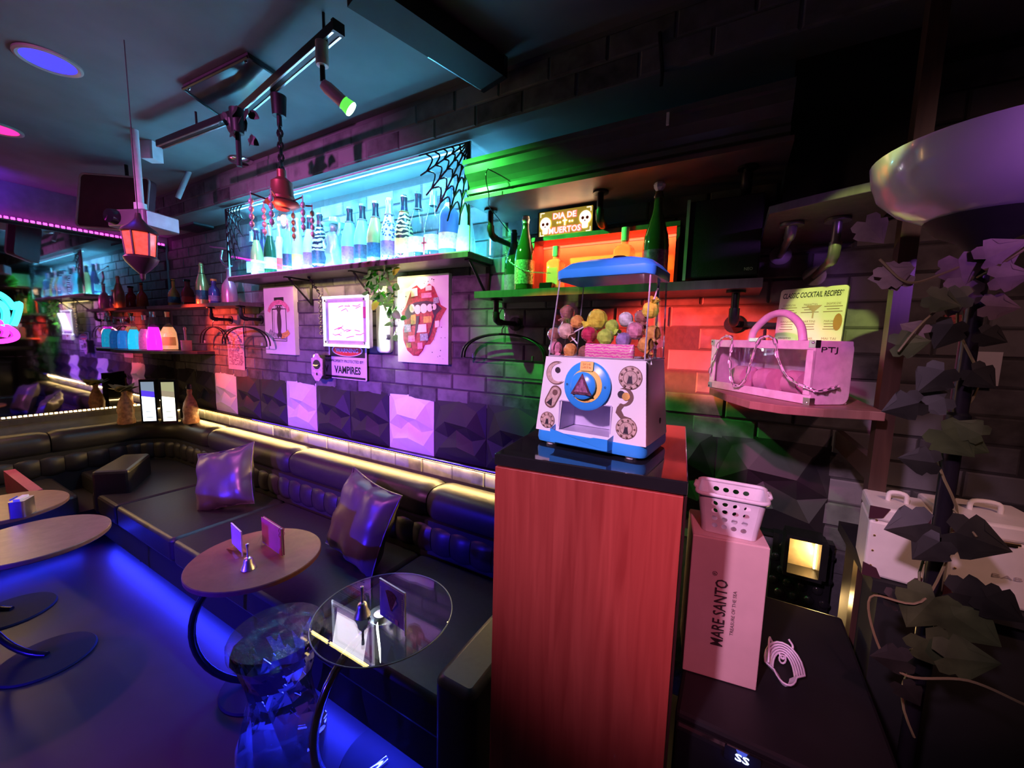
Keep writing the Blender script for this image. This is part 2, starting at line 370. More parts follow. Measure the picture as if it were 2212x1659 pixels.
order = ['first black relief panel by the mirror corner', 'second black relief panel from the mirror corner', 'white geometric relief panel under the printed purple sheet',
         'black relief panel just right of the leftmost white panel', 'black relief panel just left of the middle white panel', 'white geometric relief panel below the perfume canvas, middle of the row',
         'black relief panel just right of the middle white panel', 'black relief panel just left of the widest-looking white panel', 'white geometric relief panel nearest the wood cabinet',
         'black relief panel just right of the nearest white panel', 'black relief panel partly hidden by the wood cabinet', 'white relief panel behind the candy dispenser cabinet',
         'black relief panel behind the white basket', 'black relief panel low on the wall left of the brown post']
xw0 = -4.075 - 2 * PW
for i in range(14):
    x = xw0 + i * PW; white = i % 3 == 2
    if x < XL: x = XL + .001
    if i == 11: continue
    mb = MB()
    base = wallf(x, D, .853)
    mb.add(rv, rf, base)
    mb.prism([(.002, 0), (PW - .002, 0), (PW - .002, PH), (.002, PH)], -.0, .0024, base)
    o = build(mb, 'relief_panel', WHITE if white else BLACKP)
    tag(o, order[i], 'wall panel', 'white relief panels' if white else 'black relief panels')

# ================================================================ CORNER SOFA
sofa = thing('corner_sofa', 'long black leatherette corner sofa with channelled back along two walls', 'sofa', (-2.6, 1.2, 0))
# path of the back: straight along the wall, round the corner, then along the mirror wall
CR = .42; cxs, cys = -4.62 + CR, 1.62 - CR                        # centre line of the roll at Y 1.62 / X -4.62
def back_path(s0, s1, off=0.0, n=10):
    """s = arc length from the right end (X=-.62); off shifts into the room"""
    L1 = -.62 - cxs; L2 = CR * math.pi / 2; out = []
    for k in range(n + 1):
        s = s0 + (s1 - s0) * k / n
        if s <= L1: out.append(((-.62 - s), 1.62 - off, 0, -1))
        elif s <= L1 + L2:
            a = math.pi / 2 + (s - L1) / CR; rr = CR - off
            out.append((cxs + rr * math.cos(a), cys + rr * math.sin(a), -math.cos(a), -math.sin(a)))
        else: out.append((-4.62 + off, cys - (s - L1 - L2), 1, 0))
    return out
def sweep(s0, s1, prof, n=10, puff=0.0):
    """prof: (offset into room, z) loop swept along the back path; ends rounded by shrinking"""
    mb = MB(); m = len(prof); N = n; vs_ = []
    cz = sum(p[1] for p in prof) / m; co = sum(p[0] for p in prof) / m
    for k in range(N + 1):
        t = k / N; e = min(t, 1 - t) * (abs(s1 - s0)); sh = 1.0 if e > puff else (1 - .16 * (1 - e / puff) ** 2 if puff else 1)
        px, py, dx, dy = back_path(s0, s1, 0, N)[k]
        for o_, z_ in prof:
            oo = co + (o_ - co) * sh; zz = cz + (z_ - cz) * sh
            if CR - oo < .02 and False: oo = CR - .02
            vs_.append((px + dx * oo, py + dy * oo, zz))
    fs = [(k * m + i, k * m + (i + 1) % m, (k + 1) * m + (i + 1) % m, (k + 1) * m + i) for k in range(N) for i in range(m)]
    fs += [tuple(range(m))[::-1], tuple(N * m + i for i in range(m))]
    return mb.add(vs_, fs)
rollp = [(.115 * math.copysign(abs(math.cos(a)) ** .72, math.cos(a)), .666 + .092 * math.copysign(abs(math.sin(a)) ** .72, math.sin(a))) for a in [2 * math.pi * k / 20 for k in range(20)]]
L1 = -.62 - cxs; L2 = CR * math.pi / 2
cuts = [-.10, .75, 1.985, 3.12, L1 + L2 + .38, L1 + L2 + 1.5, L1 + L2 + 2.6]
for a, b in zip(cuts[:-1], cuts[1:]):
    build(sweep(a + .004, b - .004, rollp, 40, .06), 'back_roll', LEATHER, sofa, smooth=60, world=True)
chp = [(.06, .42)] + [(.10 + .032 * math.sin(math.pi * k / 8) ** .45,   .42 + .165 * k / 8) for k in range(9)] + [(.06, .585)]
s = -.06
while s < L1 + L2 + 1.3:
    wd = .125
    mb = MB(); N = 6; vs_ = []; m = len(chp)
    pth = back_path(s + .002, s + wd - .002, 0, N)
    for k in range(N + 1):
        bulge = .014 * math.sin(math.pi * k / N)
        px, py, dx, dy = pth[k]
        for o_, z_ in chp:
            oo = o_ + (bulge if o_ > .07 else 0); vs_.append((px + dx * oo, py + dy * oo, z_))
    fs = [(k * m + i, k * m + (i + 1) % m, (k + 1) * m + (i + 1) % m, (k + 1) * m + i) for k in range(N) for i in range(m)]
    build(mb.add(vs_, fs), 'back_channel', LEATHER, sofa, smooth=50, world=True); s += wd
build(sweep(-.10, L1 + L2 + 2.6, [(-.10, .10), (.12, .10), (.12, .60), (-.10, .60)], 60), 'back_frame', BLACKMATT, sofa, world=True)
# seats
def pad(x0, x1, y0, y1, z0, z1, rd=.035): return MB().prism(rrect(x0, x1, y0, y1, rd), z0, z1)
seat_cuts = [-.70, -1.37, -2.60, -3.42]
for a, b in zip(seat_cuts[:-1], seat_cuts[1:]):
    build(pad(b + .003, a - .003, .86, 1.49, .28, .42), 'seat_cushion', LEATHER, sofa, smooth=30, world=True, bevel=.02)
corner_seat = [(-3.424, .86), (-3.424, 1.49), (-4.05, 1.49)] + [(cxs + (CR - .13) * math.cos(math.radians(a)), cys + (CR - .13) * math.sin(math.radians(a))) for a in range(100, 180, 10)] + [(-4.49, .95), (-3.9, .95), (-3.86, .86)]
build(MB().prism(corner_seat, .28, .42), 'seat_cushion', LEATHER, sofa, world=True, bevel=.02)
build(pad(-4.49, -3.86, -.9, .80, .28, .42), 'seat_cushion', LEATHER, sofa, smooth=30, world=True, bevel=.02)
build(MB().box(-4.0, -.56, .90, 1.5, .09, .28).box(-4.5, -3.90, -.9, 1.3, .09, .28), 'base_frame', BLACKMATT, sofa, world=True)
for x_, y_ in ((-.75, .98), (-2.1, .98), (-3.4, .98), (-4.0, .5), (-.75, 1.4), (-3.4, 1.4)):
    build(MB().cyl((x_, y_, 0), (x_, y_, .09), .03), 'foot', BLACKM, sofa, world=True)
# arms: right end of the long run and the arm that divides the corner from the left run
build(MB().prism(rrect(-.695, -.555, .80, 1.50, .03), .10, .575), 'armrest', LEATHER, sofa, smooth=30, world=True, bevel=.02)
A = [PZ(195, 1020, .585), PZ(265, 981, .585), PZ(325, 978, .585), PZ(277, 1016, .585)]
build(MB().prism([(p.x, p.y) for p in (A[0], A[3], A[2], A[1])], .28, .585), 'armrest', LEATHER, sofa, world=True, bevel=.02)
alu_off = Vector((0, 0, -.006))
led('led_strip', 'blue LED strip hidden under the front of the long sofa seat', (-3.82, .932, .081), (-.70, .932, .081), (.02, .03, 1.0), 80, .009, alu=True)
led('led_strip', 'blue LED strip under the sofa seat along the mirror wall', (-3.93, -.8, .081), (-3.93, .80, .081), (.02, .03, 1.0), 60, .009, alu=True)
area('under_sofa_glow', (-2.2, .90, .078), (-2.2, .55, -.10), (.02, .03, 1.0), 10, 3.1, .012)
# cushions: puffed square with pointed corners, creased
def cushion(label, c, w_, h_, rx, ry, rz):
    N = 14; t = thing('throw_cushion', label, 'cushion', c, 0, 'satin cushions on the sofa'); vs_ = []; fs = []
    R = Matrix.Rotation(rz, 4, 'Z') @ Matrix.Rotation(ry, 4, 'Y') @ Matrix.Rotation(rx, 4, 'X')
    rnd = random.Random(label)
    ph = [rnd.uniform(0, 6) for _ in range(4)]
    for sgn in (1, -1):
        for j in range(N + 1):
            for i in range(N + 1):
                a, b = i / N * 2 - 1, j / N * 2 - 1
                pin = 1 - .10 * (1 - a * a) * abs(b) ** 3; pin2 = 1 - .10 * (1 - b * b) * abs(a) ** 3
                th = .072 * ((1 - a ** 4) * (1 - b ** 4)) ** .55
                th += .016 * math.sin(9 * a + 3 * b + ph[0]) * (1 - a * a) * abs(b) + .008 * math.sin(9 * b - 2 * a + ph[1]) * (1 - b * b) * abs(a)
                vs_.append((a * w_ / 2 * pin2, -sgn * th, b * h_ / 2 * pin + h_ / 2))
        k0 = 0 if sgn == 1 else (N + 1) ** 2
        for j in range(N):
            for i in range(N):
                q = (k0 + j * (N + 1) + i, k0 + j * (N + 1) + i + 1, k0 + (j + 1) * (N + 1) + i + 1, k0 + (j + 1) * (N + 1) + i)
                fs.append(q if sgn == 1 else q[::-1])
    build(MB().add(vs_, fs, R), 'cover', SATIN, t, smooth=80)
    e = []
    for (a, b) in [(-1 + 2 * k / 16, -1) for k in range(16)] + [(1, -1 + 2 * k / 16) for k in range(16)] + [(1 - 2 * k / 16, 1) for k in range(16)] + [(-1, 1 - 2 * k / 16) for k in range(16)]:
        pin = 1 - .10 * (1 - a * a) * abs(b) ** 3; pin2 = 1 - .10 * (1 - b * b) * abs(a) ** 3
        e.append(R @ Vector((a * w_ / 2 * pin2, 0, b * h_ / 2 * pin + h_ / 2)))
    build(MB().tube(e, .0045, 6, closed=True), 'seam', SATIN, t, smooth=60); return t
cushion('creased bronze satin cushion standing nearer the cabinet, behind the glass table', (-1.62, 1.22, .425), .42, .42, math.radians(-20), math.radians(7), math.radians(-8))
cushion('creased bronze satin cushion further along the sofa, towards the mirror corner', (-2.77, 1.20, .425), .40, .40, math.radians(-22), math.radians(-14), math.radians(28))
# ================================================================ BOTTLE DISPLAY CASE on the wall
CXL, CXR, CYF, CZB, CZT = -3.27, -1.115, 1.535, 1.955, 2.43
case = thing('display_case', 'long glass-fronted display case glowing cyan, full of bottles', 'display case', ((CXL + CXR) / 2, D, CZB))
build(MB().box(CXL, CXR, CYF - .012, D, CZB - .028, CZB - .004), 'shelf_board', SHELFW, case, world=True)
build(MB().box(CXL, CXR, CYF, D, CZB - .004, CZB), 'base_pane', mat('frosted_white_base', (.8, .85, .88), .3), case, world=True)
build(MB().box(CXL, CXR, CYF, CYF + .004, CZB + .001, CZT - .001), 'front_pane', CLEAR, case, world=True)
for x in (CXL, CXR - .004): build(MB().box(x, x + .004, CYF + .004, D, CZB + .001, CZT - .001), 'side_pane', CLEAR, case, world=True)
build(MB().box(CXL, CXR, CYF, CYF + .008, CZT - .001, CZT + .008).box(CXL, CXR, CYF - .004, CYF + .004, CZB - .006, CZB + .004)
      .box(CXL - .002, CXL + .005, CYF - .003, CYF + .005, CZB, CZT).box(CXR - .003, CXR + .002, CYF - .002, CYF + .004, CZB, CZT), 'edge_trim', mat('clear_edge_trim', (.75, .8, .85), .2, metal=.3), case, world=True)
CYN = (.12, .60, 1.0)
gl = emit('cyan_led_glow', (.20, .75, 1.0), 6)
mb = MB()
for (p, q) in (((CXL + .01, CYF + .018, CZT - .012), (CXR - .012, CYF + .018, CZT - .012)), ((CXL + .01, D - .02, CZB + .004), (CXR - .012, D - .02, CZB + .004)),
               ((CXR - .012, D - .02, CZB + .02), (CXR - .012, D - .02, CZT - .02)), ((CXL + .012, CYF + .02, CZB + .003), (CXR - .012, CYF + .02, CZB + .003))):
    mb.tube([p, q], .0045, 6)
build(mb, 'led_tape', gl, case, world=True)
area('case_led_top', ((CXL + CXR) / 2, CYF + .03, CZT - .02), ((CXL + CXR) / 2, D + .10, CZB + .05), CYN, 50, 2.1, .02)
area('case_led_base', ((CXL + CXR) / 2, CYF + .03, CZB + .012), ((CXL + CXR) / 2, D + .02, CZT), CYN, 14, 2.1, .02)
area('case_led_spill', ((CXL + CXR) / 2, D - .04, CZB + .02), ((CXL + CXR) / 2, .3, 2.9), (.06, .60, .85), 32, 2.1, .02)
# spider webs in the two front corners
def web(label, x, z, sx, w_, h_):
    t = thing('spider_web', label, 'decoration', (x, CYF - .004, z)); y = CYF - .006; mb = MB(); mb2 = MB()
    angs = [math.radians(a) for a in (0, 15, 32, 50, 66, 80, 90)]
    def pt(a, k): return Vector((x + sx * math.cos(a) * w_ * k, y, z - math.sin(a) * h_ * k))
    for i, a in enumerate(angs): mb.tube([pt(a, .0), pt(a, 1.0 if i % 2 == 0 or True else .9)], .0042, 5)
    for k in (.2, .34, .5, .68, .86):
        for a, b in zip(angs[:-1], angs[1:]):
            p, q = pt(a, k), pt(b, k); m = pt((a + b) / 2, k * .84)
            mb2.tube(bez([p, m, q], 4), .0040, 5)
    build(mb, 'spoke', BLACKM, t, world=True); build(mb2, 'thread', BLACKM, t, world=True)
web('large black spider web cut-out on the right corner of the glass case', CXR - .003, CZT, -1, .30, .36)
web('black spider web cut-out on the left corner of the glass case', CXL + .003, CZT, 1, .26, .40)
# iron brackets under the case
for x, lab in ((-1.145, 'diagonal iron bracket under the right end of the display case'), (-1.98, 'diagonal iron bracket behind the trailing plant'), (-2.62, 'diagonal iron bracket holding the light box chain')):
    t = thing('shelf_bracket', lab, 'bracket', (x, D, CZB - .2), group='case brackets')
    build(MB().box(x - .012, x + .012, CYF + .02, D, CZB - .036, CZB - .029).box(x - .012, x + .012, D - .012, D - .006, CZB - .20, CZB - .036), 'arm_plate', BLACKM, t, world=True)
    build(MB().tube([(x, CYF + .05, CZB - .036), (x, D - .012, CZB - .19)], .007, 6), 'strut', BLACKM, t, world=True)
# ---------------------------------------------------------------- bottles
CHAMP = [(0.0, 0), (.118, 0), (.138, .012), (.140, .10), (.140, .42), (.128, .52), (.095, .64), (.060, .76), (.047, .84), (.045, .93), (.052, .94), (.052, .965), (.044, .97), (.044, 1.0), (0, 1.0)]
BORD = [(0.0, 0), (.115, 0), (.125, .012), (.125, .56), (.115, .64), (.06, .72), (.045, .76), (.045, .95), (.052, .955), (.052, 1.0), (0, 1.0)]
SHLD = [(0.0, 0), (.17, 0), (.19, .02), (.195, .20), (.17, .48), (.10, .62), (.055, .68), (.05, .72), (.05, .95), (.058, .96), (.058, 1.0), (0, 1.0)]
TALL = [(0.0, 0), (.15, 0), (.165, .02), (.16, .25), (.13, .5), (.085, .75), (.05, .93), (.055, .95), (.055, 1.0), (0, 1.0)]
JUG = [(0.0, 0), (.19, 0), (.2, .02), (.2, .5), (.17, .62), (.10, .70), (.085, .74), (.085, .93), (.095, .94), (.095, 1.0), (0, 1.0)]
def rad_at(prof, z):
    for (r0, z0), (r1, z1) in zip(prof[:-1], prof[1:]):
        if z0 <= z <= z1 and z1 > z0: return r0 + (r1 - r0) * (z - z0) / (z1 - z0)
    return prof[-2][0]
def ring(prof, h, z0, z1, grow, face=None, arc=None, n=8):
    zs = [z0 + (z1 - z0) * k / n for k in range(n + 1)]
    pr_ = [(rad_at(prof, z) * h + grow, z * h) for z in zs]
    if arc is None: return MB().lathe([(pr_[0][0] - grow - .001, pr_[0][1])] + pr_ + [(max(.0005, pr_[-1][0] - grow - .001), pr_[-1][1])], 20)
    return MB().lathe(pr_, 14, None, math.radians(face - arc / 2), math.radians(face + arc / 2))
def bottle(label, p, h, prof, body, foil=None, lab=None, liquid=None, fat=1.0, cap=None, group=None, foil_z=(.76, .965), lab_z=(.12, .34), face=None, arc=150, neckring=None):
    t = thing('bottle', label, 'bottle', tuple(p), 0, group)
    pr_ = [(a * fat, b) for a, b in prof]
    if face is None: face = math.degrees(math.atan2(-p.y, -p.x))
    b = build(MB().lathe([(max(a * h, 1e-4), z * h) for a, z in pr_], 22), 'glass_body', body, t, smooth=35)
    if liquid:
        lm, lvl = liquid
        zs = [.02 + (lvl - .02) * k / 8 for k in range(9)]
        build(MB().lathe([(1e-4, .018 * h)] + [(max(.001, rad_at(pr_, z) * h - .0035), z * h) for z in zs] + [(1e-4, lvl * h)], 18), 'liquid', lm, t, smooth=35)
    if foil: build(ring(pr_, h, foil_z[0], foil_z[1], .0012), 'neck_foil', foil, t, smooth=35)
    if neckring: build(MB().tube([(rad_at(pr_, .75) * h * 1.12 * math.cos(a), rad_at(pr_, .75) * h * 1.12 * math.sin(a), .75 * h) for a in [2 * math.pi * k / 14 for k in range(14)]], .003, 5, closed=True), 'neck_collar', neckring, t, smooth=50)
    if lab: build(ring(pr_, h, lab_z[0], lab_z[1], .0010, face, arc), 'paper_label', lab, t, smooth=35)
    if cap: build(MB().lathe([(1e-4, .93 * h), (rad_at(pr_, .95) * h * 1.15, .93 * h), (rad_at(pr_, .95) * h * 1.15, 1.012 * h), (1e-4, 1.012 * h)], 14), 'cap', cap, t, smooth=30)
    return t
CYANB = mat('cyan_enamel', (.25, .75, .85), .22); GOLD = mat('gold_enamel', (.72, .58, .22), .22, metal=.5); LILAC = mat('lilac_enamel', (.55, .5, .75), .3)
TIGER = spots_mat('tiger_stripe_gold', (.03, .03, .03), (.80, .62, .2), 'stripe', 14); LEOP = spots_mat('leopard_spot_blue', (.05, .09, .25), (.65, .82, .9), 'spots', 62)
ZEBRA = spots_mat('zebra_stripe', (.02, .03, .06), (.75, .85, .9), 'stripe', 11)
DKGREEN = mat('dark_green_glass', (.012, .05, .02), .05, coat=.5); DKBLUE = mat('slate_blue_glass', (.10, .16, .32), .1); PLUM = mat('plum_glass', (.08, .05, .14), .12)
BEIGE = mat('beige_ceramic', (.5, .45, .35), .3); FOILS = mat('silver_foil', (.6, .62, .65), .3, metal=.8); FOILK = mat('black_foil', (.03, .035, .05), .3, metal=.5); FOILG = mat('gold_foil', (.75, .6, .25), .3, metal=.9)
LABW = mat('white_label', (.8, .8, .8), .5, var=.2, scale=80); LABY = mat('yellow_label', (.85, .75, .12), .5, var=.2, scale=80); LABP = mat('purple_label', (.35, .12, .3), .5, var=.3, scale=80)
LABO = mat('orange_label', (.9, .4, .25), .5, var=.3, scale=80); LABK = mat('dark_label', (.05, .08, .14), .4, var=.4, scale=90); LABR = mat('red_label', (.7, .05, .05), .5)
FROST = mat('frosted_pale_glass', (.72, .86, .9), .3)
CB = [(1006, 435, 541, TALL, FROST, dict(lab=LABW, cap=WHITEPL, fat=1.1), 'tall frosted tapering bottle at the right end of the glass case'),
      (969, 402, 546, BORD, DKBLUE, dict(lab=LABO, foil=FOILS, fat=1.15, foil_z=(.70, .76)), 'slate-blue long-necked bottle with orange label in the case'),
      (936, 399, 549, CHAMP, CLEARB, dict(lab=LABW, foil=FOILS), 'clear champagne bottle, second to the left of the blue long-neck, under the web'),
      (903, 407, 552, CHAMP, CLEARB, dict(lab=LABW, foil=FOILK, neckring=FOILS), 'clear champagne bottle with a red cross beside the tiger bottle'),
      (873, 414, 554, CHAMP, TIGER, dict(lab=LABY, foil=FOILK, neckring=FOILG), 'gold bottle with black tiger stripes and yellow label'),
      (842, 417, 557, CHAMP, LEOP, dict(lab=LABP, foil=FOILS, neckring=FOILS), 'pale blue leopard-spotted bottle with purple label'),
      (812, 426, 560, CHAMP, GOLD, dict(lab=LABK, foil=FOILK, neckring=FOILS), 'plain gold champagne bottle with dark label'),
      (784, 432, 563, CHAMP, CYANB, dict(lab=LABK, foil=FOILK, neckring=FOILS), 'cyan champagne bottle next to the plain gold one'),
      (757, 436, 566, CHAMP, CYANB, dict(lab=LABP, foil=FOILK, neckring=FOILS), 'cyan champagne bottle with purple label beside the figurine'),
      (693, 449, 573, CHAMP, ZEBRA, dict(lab=LABK, foil=FOILK), 'zebra-striped bottle left of the figurine'),
      (671, 454, 576, CHAMP, LILAC, dict(lab=LABP, foil=FOILK), 'lilac bottle with black neck left of the zebra bottle'),
      (646, 462, 579, CHAMP, BEIGE, dict(lab=LABY, foil=FOILS), 'mottled beige bottle with yellow label in the case'),
      (627, 468, 581, CHAMP, CYANB, dict(lab=LABK, foil=FOILS), 'cyan bottle with leaf label below the red pendant lamp'),
      (607, 478, 583, CHAMP, FROST, dict(lab=LABR, foil=FOILS), 'pale bottle with a red oval label in the case'),
      (586, 482, 584, CHAMP, DKGREEN, dict(lab=LABW, foil=FOILS), 'dark green bottle in the left half of the case'),
      (572, 488, 586, CHAMP, PLUM, dict(lab=LABW, foil=FOILK), 'dark plum bottle in the left half of the case'),
      (557, 493, 588, CHAMP, GOLD, dict(lab=LABW, foil=FOILK), 'dull gold bottle near the left web'),
      (530, 499, 590, CHAMP, CLEARB, dict(lab=LABW, foil=FOILS), 'clear bottle at the far left end of the case')]
for k, (u, vt, vb, prof, body, kw, lab) in enumerate(CB):
    yb = 1.645 if k < 12 else (1.615, 1.672)[k % 2]
    p = PY(u, vb, yb); p.z = CZB + .001; p.x = max(p.x, CXL + .06); top = PY(u, vt, yb); h = min(.36, max(.24, top.z - p.z))
    if k >= 10: kw = dict(kw, fat=.86)
    bottle(lab, p, h, prof, body, group='bottles in the glass case', **kw)
red = PY(903, 520, 1.585)
t = thing('cross_charm', 'small red cross hanging between two clear bottles in the case', 'ornament', (red.x + .045, 1.58, CZB + .02))
build(MB().box(-.004, .004, -.002, .002, 0, .085), 'upright', LABR, t); build(MB().box(-.016, .016, -.002, .002, .052, .061), 'crossbar', LABR, t)
# figurine: robed figure with a broad hat
p = PY(725, 568, 1.645); p.z = CZB + .001
t = thing('robed_figurine', 'robed silver figurine with a broad hat among the bottles', 'figurine', tuple(p))
FIG = mat('patinated_silver', (.45, .6, .6), .35, metal=.4, bump=.4, scale=50)
prof = [(1e-4, 0), (.06, 0), (.062, .02), (.05, .06), (.055, .10), (.042, .15), (.05, .20), (.035, .225), (1e-4, .23)]
mb = MB(); n = 28; vs_ = []
for (rr, z) in prof:
    for k in range(n):
        a = 2 * math.pi * k / n; q = rr * (1 + .16 * math.sin(7 * a + z * 30)); vs_.append((q * math.cos(a), q * math.sin(a), z))
mb.add(vs_, [(i * n + k, i * n + (k + 1) % n, (i + 1) * n + (k + 1) % n, (i + 1) * n + k) for i in range(len(prof) - 1) for k in range(n)])
build(mb, 'robe', FIG, t, smooth=60)
build(MB().ball((0, -.005, .255), .026, 10, (1, 1, 1.25)), 'head', FIG, t, smooth=60)
build(MB().lathe([(1e-4, .275), (.075, .272), (.078, .277), (.034, .285), (.030, .315), (1e-4, .318)], 20), 'hat', FIG, t, smooth=40)
build(MB().tube(bez([(.035, -.01, .21), (.07, -.02, .23), (.075, -.02, .27)], 5), .011, 7), 'raised_arm', FIG, t, smooth=60)
build(MB().tube(bez([(-.035, -.01, .21), (-.06, -.03, .17), (-.03, -.05, .13)], 5), .011, 7), 'lowered_arm', FIG, t, smooth=60)
# ================================================================ WALL ART AND SIGNS
def canvas(name, label, x0, x1, z0, z1, th):
    t = thing(name, label, 'canvas print', ((x0 + x1) / 2, D, z0)); build(MB().box(x0, x1, D - th, D - .002, z0, z1), 'stretched_canvas', WHITE, t, world=True); return t, wallf((x0 + x1) / 2, D - th, (z0 + z1) / 2)
LIPR = mat('print_deep_red', (.42, .04, .06), .5, var=.45, scale=60); LIPD = mat('print_dark_plum', (.07, .02, .06), .5); CREAM = mat('print_cream', (.85, .78, .68), .5)
GREYP = mat('print_grey', (.35, .36, .42), .5, var=.5, scale=90); OCH = mat('print_ochre', (.75, .45, .10), .5, var=.3, scale=60); PINKP = mat('print_pink', (.80, .25, .40), .5, var=.3, scale=70)
def flat(name, pl, m, parent, M, z, th=.0006): return build(MB().prism(pl, z, z + th, M), name, m, parent, world=True)
t, F = canvas('lips_canvas', 'white canvas with open red lips and a patched tongue', -1.765, -1.383, 1.403, 1.90, .032)
def sc(pts, w_=.382, h_=.497): return [((a - .5) * w_, (.5 - b) * h_) for a, b in pts]      # picture fractions, y down
lip = sc([(.08, .42), (.16, .36), (.24, .24), (.30, .14), (.40, .11), (.48, .16), (.54, .15), (.64, .10), (.73, .14), (.80, .24), (.86, .34), (.97, .38), (.90, .45), (.84, .52), (.78, .62), (.73, .72), (.66, .78), (.56, .79), (.52, .85), (.43, .92), (.32, .92), (.20, .86), (.12, .74), (.11, .62), (.15, .53), (.12, .50)])
flat('lips', lip, LIPR, t, F, .0005)
flat('mouth', sc([(.16, .42), (.24, .33), (.40, .30), (.60, .29), (.76, .31), (.88, .38), (.78, .44), (.74, .52), (.68, .66), (.60, .76), (.55, .74), (.36, .62), (.22, .50), (.16, .48)]), LIPD, t, F, .0014)
flat('tongue', sc([(.22, .50), (.32, .44), (.52, .42), (.70, .40), (.74, .46), (.66, .62), (.60, .74), (.54, .80), (.50, .86), (.42, .90), (.32, .90), (.20, .84), (.13, .74), (.12, .64)]), LIPR, t, F, .0022)
for (a, b, rx, ry) in ((.31, .37, .055, .05), (.42, .385, .065, .055), (.54, .375, .07, .055), (.66, .37, .06, .045), (.74, .36, .045, .035)):
    flat('tooth', [(x_, y_) for x_, y_ in circ((a - .5) * .382, (.5 - b) * .497, rx * .382, ry * .497, 14)], CREAM, t, F, .0030)
for (a, b, w_, h_, m) in ((.36, .19, .13, .10, CREAM), (.64, .15, .12, .06, CREAM), (.60, .23, .2, .06, PINKP), (.78, .29, .1, .07, GREYP), (.34, .50, .10, .12, OCH), (.62, .50, .16, .08, OCH),
                          (.22, .60, .14, .10, GREYP), (.50, .60, .2, .10, CREAM), (.80, .55, .08, .08, CREAM), (.55, .70, .16, .09, GREYP), (.30, .72, .14, .08, PINKP), (.24, .80, .1, .06, OCH), (.47, .80, .1, .08, PINKP)):
    x_, y_ = (a - .5) * .382, (.5 - b) * .497; w_ *= .382; h_ *= .497
    flat('patch', [(x_ - w_ / 2, y_ - h_ / 2), (x_ + w_ / 2, y_ - h_ * .4), (x_ + w_ * .45, y_ + h_ / 2), (x_ - w_ * .52, y_ + h_ * .42)], m, t, F, .0038)
flat('groove', sc([(.40, .46), (.46, .46), (.42, .62), (.36, .70)]), LIPD, t, F, .0045)
mb = MB()
for k in range(26):
    a, b = random.choice([(random.uniform(.7, .95), random.uniform(.55, .95)), (random.uniform(.04, .2), random.uniform(.2, .7)), (random.uniform(.5, .8), random.uniform(.05, .1))])
    mb.prism(circ((a - .5) * .382, (.5 - b) * .497, random.uniform(.0015, .004), None, 6), .0005, .001, F)
build(mb, 'ink_splash', INK, t, world=True)
# perfume canvas
t, F = canvas('perfume_canvas', 'white canvas with a perfume bottle outline crossed by coloured arcs', -3.17, -2.79, 1.40, 1.90, .035)
mb = MB()
def line(mb, pts, wd, z, M): mb.add(*ribbon(pts, wd, z), M)
def ribbon(pts, wd, z):
    P = [Vector(p) for p in pts]; vs_ = []; n = len(P)
    for i in range(n):
        d = (P[min(i + 1, n - 1)] - P[max(i - 1, 0)]).normalized(); nrm = Vector((-d.y, d.x)); vs_ += [(*(P[i] + nrm * wd / 2), z), (*(P[i] - nrm * wd / 2), z)]
    return vs_, [(2 * i, 2 * i + 1, 2 * i + 3, 2 * i + 2) for i in range(n - 1)]
S = lambda pts: sc(pts, .38, .50)
line(mb, S([(.28, .33), (.28, .80), (.74, .80), (.74, .33), (.28, .33)]), .009, .001, F); line(mb, S([(.30, .77), (.72, .77)]), .006, .0012, F)
line(mb, S([(.34, .36), (.34, .74)]), .003, .0011, F); line(mb, S([(.40, .33), (.40, .28), (.62, .28), (.62, .33)]), .007, .001, F)
mb.prism(S([(.36, .16), (.68, .16), (.68, .235), (.36, .235)]), .0006, .0012, F)
build(mb, 'bottle_outline', INK, t, world=True)
def arcp(cx, cy, rx, ry, a0, a1): return S([(cx + rx * math.cos(math.radians(a)), cy + ry * math.sin(math.radians(a))) for a in range(a0, a1 + 1, 10)])
mb = MB(); line(mb, arcp(.50, .40, .34, .17, 190, 350), .034, .0016, F); build(mb, 'red_arc', PINKP, t, world=True)
mb = MB(); line(mb, arcp(.42, .52, .12, .22, -80, 80), .03, .0019, F); line(mb, arcp(.60, .52, .12, .22, 100, 260), .03, .0021, F); build(mb, 'crossed_arc', LIPD, t, world=True)
mb = MB(); line(mb, arcp(.50, .62, .34, .11, 20, 80), .04, .0018, F); build(mb, 'ochre_arc', OCH, t, world=True)
mb = MB(); line(mb, arcp(.50, .62, .34, .11, 95, 165), .04, .0018, F); build(mb, 'grey_arc', GREYP, t, world=True)
# illuminated menu light box hanging from a chain
LBY = 1.62
a, b = PY(698, 641, LBY), PY(797, 752, LBY)
t = thing('light_box_sign', 'bright white illuminated box sign in a clear acrylic frame', 'sign', ((a.x + b.x) / 2, LBY, b.z))
F = wallf((a.x + b.x) / 2, LBY, (a.z + b.z) / 2); hw, hh = (b.x - a.x) / 2, (a.z - b.z) / 2
build(MB().prism(rrect(-hw, hw, -hh, hh, .01), -.03, -.004, F), 'housing', mat('pale_housing', (.55, .5, .65), .4), t, world=True)
mb = MB()
for x0, x1, y0, y1 in ((-hw, hw, hh - .014, hh), (-hw, hw, -hh, -hh + .014), (-hw, -hw + .014, -hh, hh), (hw - .014, hw, -hh, hh)): mb.box(x0, x1, y0, y1, -.004, .006, F)
build(mb, 'acrylic_rim', emit('lit_acrylic_rim', (.9, .93, 1.0), 1.6), t, world=True)
build(MB().prism([(-hw * .76, -hh * .74), (hw * .76, -hh * .74), (hw * .76, hh * .74), (-hw * .76, hh * .74)], -.004, .001, F), 'lit_panel', emit('white_lit_panel', (1.0, .93, 1.0), 1.02), t, world=True)
mb = MB(); rnd = random.Random(3)
